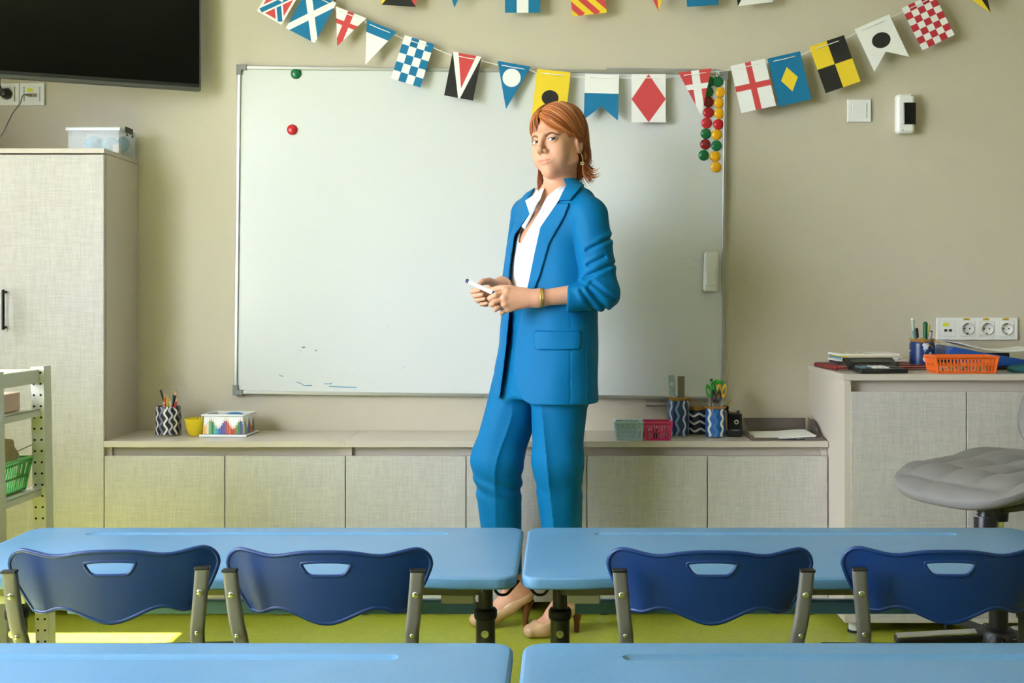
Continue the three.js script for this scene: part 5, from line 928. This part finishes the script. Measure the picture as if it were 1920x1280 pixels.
    const e = []; for (let i = 0; i <= N; i++) e.push([i, 0]); for (let j = 1; j <= N; j++) e.push([N, j]); for (let i = N - 1; i >= 0; i--) e.push([i, N]); for (let j = N - 1; j > 0; j--) e.push([0, j]); e.forEach(([i, j], k) => { const [m, q] = e[(k + 1) % e.length]; I.push(id(0, i, j), id(1, m, q), id(0, m, q), id(0, i, j), id(1, i, j), id(1, m, q)); });
    g.setAttribute('position', new THREE.Float32BufferAttribute(A, 3)); g.setIndex(I); g.computeVertexNormals(); return g; };
  const collarM = M('#f4f2f4', .65, { side: THREE.DoubleSide });
  mesh('shirt_collar', leaf([[1079, 341, .035], [1027, 372, .085], [1030, 386, .092], [1066, 372, .078]], .002), collarM, t);
  mesh('shirt_collar', leaf([[1021, 351, .03], [1013, 372, .082], [994, 404, .075], [985, 376, .04]], .002), collarM, t);
  mesh('shirt_collar', leaf([[1013, 372, .08], [1008, 380, .085], [983, 430, .087], [978, 424, .082]], .002), collarM, t);
  // eyes
  for (const [i, e] of EYES.entries()) {
    const g = new THREE.SphereGeometry(.0136, 40, 30).rotateX(Math.PI / 2), eye = mesh('eye', g, M('#ffffff', .12, { map: canvasTex(256, 256, (c) => { c.fillStyle = '#dcd5cf'; c.fillRect(0, 0, 256, 256); c.fillStyle = '#5d6a72'; c.fillRect(0, 0, 256, 46); c.fillStyle = '#3a4248'; c.fillRect(0, 42, 256, 5); c.fillStyle = '#0b0b0c'; c.fillRect(0, 0, 256, 20); }) }), t);
    eye.position.copy(h3(e.x, e.y, e.z)); const gaze = V(0, EYE, BACK).sub(eye.position).normalize(); eye.quaternion.setFromUnitVectors(V(0, 0, 1), gaze);
    const s = Math.sign(e.x), lash = []; for (let k = 0; k <= 14; k++) { const q = lerp(-.0125, .0138, k / 14), yy = .0037 - q * q * 10; let z = .1; while (z > .06 && headDist(e.x + s * q, e.y + yy, z) > .0002) z -= .0003; lash.push(h3(e.x + s * q, e.y + yy, z)); }
    mesh('eyelashes', new THREE.TubeGeometry(new THREE.CatmullRomCurve3(lash), 24, .00095, 6), M('#2f1b13', .6), t);
    const br = []; for (let k = 0; k <= 20; k++) { const u = k / 20, bx = lerp(.0125, .05, u), by = .0105 + .0075 * Math.sin(Math.min(1, u * 1.25) * 2.3) - .006 * Math.max(0, u - .7) * 3; let z = .12; while (z > .03 && headDist(s * bx, by, z) > .0004) z -= .0005; br.push(h3(s * bx, by, z)); }
    const bg = new THREE.TubeGeometry(new THREE.CatmullRomCurve3(br), 40, .0024, 8), bp = bg.attributes.position, ce = new THREE.CatmullRomCurve3(br); for (let q = 0; q < bp.count; q++) { const row = Math.floor(q / 9), u = row / 40, c = ce.getPointAt(clamp(u, 0, 1)), k = lerp(1.5, .45, u) * sstep(-.08, .1, u); bp.setXYZ(q, c.x + (bp.getX(q) - c.x) * k, c.y + (bp.getY(q) - c.y) * k * 1.3, c.z + (bp.getZ(q) - c.z) * k * .6); } bg.computeVertexNormals();
    mesh('eyebrow', bg, M('#84583f', .85), t);
  }
  // hair: a close cap with hundreds of tapered locks laid over it
  const capDist = (x, y, z) => { const q = toHead(x, y, z), [a, b, c] = q; let d = ellip(a, b, c, 0, .036, -.018, .083, .092, .102); d = smin(d, ellip(a, b, c, 0, -.055, -.064, .068, .075, .042), .04);
    const face = ellip(a, b, c, -.002, -.035, .07, .074, .108, .09); d = smax(d, -face, .012); const ears = ellip(Math.abs(a), b, c, .085, -.03, .012, .03, .045, .032); d = smax(d, -ears, .01); return smax(d, -(b + .125), .02) + .0022 * noise.noise(a * 60, b * 14, c * 60); };
  const capG = skin(capDist, [headO.x - .14, headO.y - .16, PZ - .16], [headO.x + .15, headO.y + .15, PZ + .13], .0032, () => [.36, .088, .017]);
  const P = [], N_ = [], C = [], I = []; const sideOf = (v) => v.clone();
  function lock(pts, w, th, col, n = 16) {                // a flat tapered strand through points in the head's axes
    const cv = new THREE.CatmullRomCurve3(pts.map((p) => h3(...p))), base = P.length / 3, m = 6, cen = headO.clone();
    for (let i = 0; i <= n; i++) { const u = i / n, c = cv.getPoint(u), T_ = cv.getTangent(u), out = c.clone().sub(cen).normalize(), S = T_.clone().cross(out).normalize(), O = S.clone().cross(T_).normalize(), k = Math.min(1, .55 + u * 3) * Math.pow(1 - u * u * u, .8) + .05;
      for (let q = 0; q < m; q++) { const a = q / m * 2 * Math.PI, nx = Math.cos(a), ny = Math.sin(a), p = c.clone().addScaledVector(S, nx * w * k).addScaledVector(O, ny * th * k); P.push(p.x, p.y, p.z); const nn = S.clone().multiplyScalar(nx / w).addScaledVector(O, ny / th).normalize(); N_.push(nn.x, nn.y, nn.z); C.push(...col); } }
    for (let i = 0; i < n; i++) for (let q = 0; q < m; q++) { const a = base + i * m + q, b = base + i * m + (q + 1) % m; I.push(a, b + m, b, a, a + m, b + m); }
  }
  const shade = () => { const k = rnd(); return k < .22 ? [.14, .032, .008] : k < .6 ? [.36, .088, .017] : k < .87 ? [.5, .145, .032] : [.62, .26, .09]; };
  const full = (a, b, c) => smin(ellip(a, b, c, 0, .036, -.018, .083, .092, .102), ellip(a, b, c, 0, -.055, -.064, .068, .075, .042), .04);
  const onCap = (a, b, c, lift) => { let k = .4; for (; k < 2.6; k += .008) if (full(a * k, .03 + (b - .03) * k, -.015 + (c + .015) * k) > lift) break; return [a * k, .03 + (b - .03) * k, -.015 + (c + .015) * k]; };
  const mix = (p, q, t) => p.map((v, i) => lerp(v, q[i], t));
  const arc = (s, m, e, lift, steps = 8) => across(steps + 1, (i) => { const t = i / steps, p = mix(mix(s, m, t), mix(m, e, t), t); return onCap(...p, lift * Math.sin(Math.PI * clamp(t + .12, 0, 1)) + .001); });
  const sweep = (s, e, lift, steps = 6) => across(steps + 1, (i) => { const u = i / steps; return onCap(lerp(s[0], e[0], u), lerp(s[1], e[1], u) + .03 * Math.sin(Math.PI * u), lerp(s[2], e[2], u), lift * (1 - .5 * u) + .001); });
  const part = (u) => [-.016 + .022 * u, .088 + .032 * Math.min(1, u * 2), lerp(.082, -.055, u)];
  for (let k = 0; k < 250; k++) { // her left side: swept from the parting across the brow and back over the ear
    const u = Math.pow(rnd(), 1.3), j = rr(-.008, .008), s = part(u), m = u < .3 ? mix([.038, rr(.006, .07), .1], [.075, .09, .05], u / .3) : mix([.075, .09, .05], [.1, .12, -.03], (u - .3) / .7), e = [.083, lerp(.02, .0, u) + j, lerp(.034, -.085, u)];
    const w = arc(s, m, e, rr(.001, .008)), t1 = w[w.length - 1]; if (u < .45) w.push([t1[0] + .003, t1[1] - .014, t1[2] - .024], [t1[0] + .002, t1[1] - .03, t1[2] - .045]); else w.push([t1[0] * .98, t1[1] - .035, t1[2] - .016], [t1[0] * .9, t1[1] - .07, t1[2] - .022]);
    lock(w, rr(.0016, .0034), .0014, shade(), 22);
  }
  for (let k = 0; k < 250; k++) { // her right side: fringe falling over the forehead and temple
    const u = rnd(), f = rnd(), s = part(u * .8), near = u < .7, e = near ? [lerp(-.02, -.078, f), lerp(.04, .004, f) + rr(-.008, .008), lerp(.09, .038, f)] : [-.086, rr(-.01, .04), lerp(.035, -.08, rnd())], m = near ? [lerp(-.03, -.06, f), rr(.065, .1), .09] : [-.085, .11, lerp(.03, -.05, u)];
    const w = arc(s, m, e, rr(.002, .009)), t1 = w[w.length - 1]; if (near) w.push([t1[0] - rr(0, .006), t1[1] - rr(.006, .02), t1[2] - .003]); else w.push([t1[0], t1[1] - .04, t1[2] - .008], [t1[0] * .92, t1[1] - .075, t1[2] - .012]);
    lock(w, rr(.0015, .0032), .0013, shade(), 20);
  }
  for (let k = 0; k < 210; k++) { // crown and back down to the nape, tips flicking outwards
    const a = rr(-1.5, 1.5), s = [.022 + rr(-.02, .02), .11, -.06 + rr(-.03, .02)], r = .085, m = [Math.sin(a) * r, rr(-.02, .02), -.03 - Math.cos(a) * r * .9];
    const w = sweep(s, m, rr(.001, .006), 5), t1 = w[w.length - 1], low = rr(.07, .125), fl = rr(.004, .03); w.push([t1[0] * .92, t1[1] - low * .5, t1[2] + .008], [t1[0] * .92, t1[1] - low * .8, t1[2] + .008], [t1[0] * (1 + fl * 6), t1[1] - low - .004, t1[2] - fl * .4]); lock(w, rr(.002, .0042), .0016, shade(), 22);
  }
  for (let k = 0; k < 46; k++) { // wisps behind the ear that flip up, and beside the far cheek
    const near = k < 32, x = near ? rr(.062, .078) : rr(-.072, -.058), z = near ? rr(-.06, -.03) : rr(-.045, -.015), y = rr(-.06, -.03), L = rr(.05, .085), fl = rr(.01, .04);
    lock([[x, y + .03, z], [x, y - L * .3, z - .004], [x * .98, y - L * .7, z - .004], [x + Math.sign(x) * fl * .6, y - L, z - fl * .4], [x + Math.sign(x) * fl * 1.1, y - L + fl * .2, z - fl * .6]], rr(.002, .004), .0013, shade(), 20);
  }
  for (let k = 0; k < 60; k++) { // short fringe hairs falling from the parting
    const f = rnd(), e = [lerp(-.014, -.066, f), lerp(.06, .02, f) + rr(-.008, .004), lerp(.096, .062, f)], w = arc(part(rr(0, .12)), [lerp(-.02, -.05, f), rr(.07, .09), .1], e, rr(.002, .006)); lock(w, rr(.0014, .0028), .0012, shade(), 16);
  }
  for (let k = 0; k < 26; k++) { // ends beside the far side of the neck
    const j = rr(-.006, .006), q = rr(-.012, .012), L = rr(.115, .15); lock([[-.076, -.03 + j, -.012 + q], [-.079, -.07, -.01 + q], [-.083 + j, -L * .8, -.01 + q], [-.088 + j, -L, -.012 + q], [-.096 + j * 1.5, -L - .008, -.014 + q]], rr(.0016, .003), .0012, shade(), 20);
  }
  const hg = new THREE.BufferGeometry(); hg.setAttribute('position', new THREE.Float32BufferAttribute(P, 3)); hg.setAttribute('normal', new THREE.Float32BufferAttribute(N_, 3)); hg.setAttribute('color', new THREE.Float32BufferAttribute(C, 3)); hg.setIndex(I);
  say(mesh('hair', [capG, hg], M('#ffffff', .42, { vertexColors: true, side: THREE.DoubleSide }), t), 'copper red shoulder-length hair with a swept fringe');
  // jewellery
  const gold = M('#d9b36a', .25, { metalness: .9 }), silver = M('#c9c9cc', .2, { metalness: .9 });
  const ax = wrL.clone().sub(cuL).normalize(), bq = new THREE.Quaternion().setFromUnitVectors(V(0, 0, 1), ax), bp = handL.wrist.clone().lerp(elL, .05);
  const br = []; for (let k = 0; k < 22; k++) { const a = k / 22 * 2 * Math.PI; br.push(rbox(.0095, .0066, .0018, .0008).rotateX(Math.PI / 2).rotateZ(a + Math.PI / 2).translate(Math.cos(a) * .0298, Math.sin(a) * .0298, 0)); } br.push(new THREE.TorusGeometry(.0292, .0016, 8, 40).translate(0, 0, .004), new THREE.TorusGeometry(.0292, .0016, 8, 40).translate(0, 0, -.004));
  const bm = mesh('bracelet', br, gold, t); bm.quaternion.copy(bq); bm.position.copy(bp);
  const ringOn = (a, b, k, r, m) => { const o = mesh('ring', new THREE.TorusGeometry(r, .0016, 8, 28), m, t); o.position.copy(a.clone().lerp(b, k)); o.quaternion.setFromUnitVectors(V(0, 0, 1), b.clone().sub(a).normalize()); return o; };
  const r1 = ringOn(handL.fingers[2][0], handL.fingers[2][1], .62, .0088, gold); mesh('stone', new THREE.SphereGeometry(.005, 16, 12).scale(1, 1, .6).translate(0, .0, 0).translate(.004, .0085, 0), M('#5a2a22', .15), r1);
  const r2 = ringOn(handR.fingers[2][1], handR.fingers[2][2], .5, .0088, silver); mesh('stone', rbox(.011, .003, .009, .001, -.004, -.009, 0), M('#1c1c1f', .2), r2);
  const ear = h3(.0775, -.046, -.012), fl = h3(.079, -.078, -.012); mesh('earring', [tube([ear, ear.clone().lerp(fl, .5).add(V(.003, 0, 0)), fl.clone().add(V(0, .006, 0))], .0006, 16, 6), ...across(5, (i) => new THREE.SphereGeometry(.0027, 12, 10).scale(1, 1, .5).translate(fl.x + Math.cos(i * 1.2566 + .3) * .0042, fl.y + Math.sin(i * 1.2566 + .3) * .0042, fl.z + .004))], M('#e0c58c', .25, { metalness: .8 }), t);
  const pend = w3(1018, 394, .098); mesh('necklace', [tube([w3(1034, 366, .06), w3(1026, 380, .083), pend, w3(1011, 386, .086), w3(1009, 372, .066)], .0007, 40, 6), new THREE.TorusGeometry(.0034, .0009, 8, 20).translate(pend.x, pend.y - .004, pend.z + .001)], silver, t);
  // the marker in her hands is a thing of its own
  const m = thing('whiteboard_marker', 'white whiteboard marker with navy ends held in both hands of the woman', 'marker'), a = w3(875, 526, .178), b = w3(929, 551, .196), at = (k) => a.clone().lerp(b, k).toArray();
  mesh('barrel', [rod(at(.08), at(.9), .0066, .0066, 24)], M('#f1efe6', .35), m); mesh('end_plug', rod(at(-.02), at(.08), .0058, .0062, 20), M('#1b2c6b', .4), m); mesh('cap', [rod(at(.9), at(1.12), .0062, .0058, 20)], M('#1b2c6b', .4), m); mesh('neck', rod(at(.86), at(.9), .0067, .0067, 20), M('#dfe0e6', .4), m);
}
renderer.render(scene, camera);
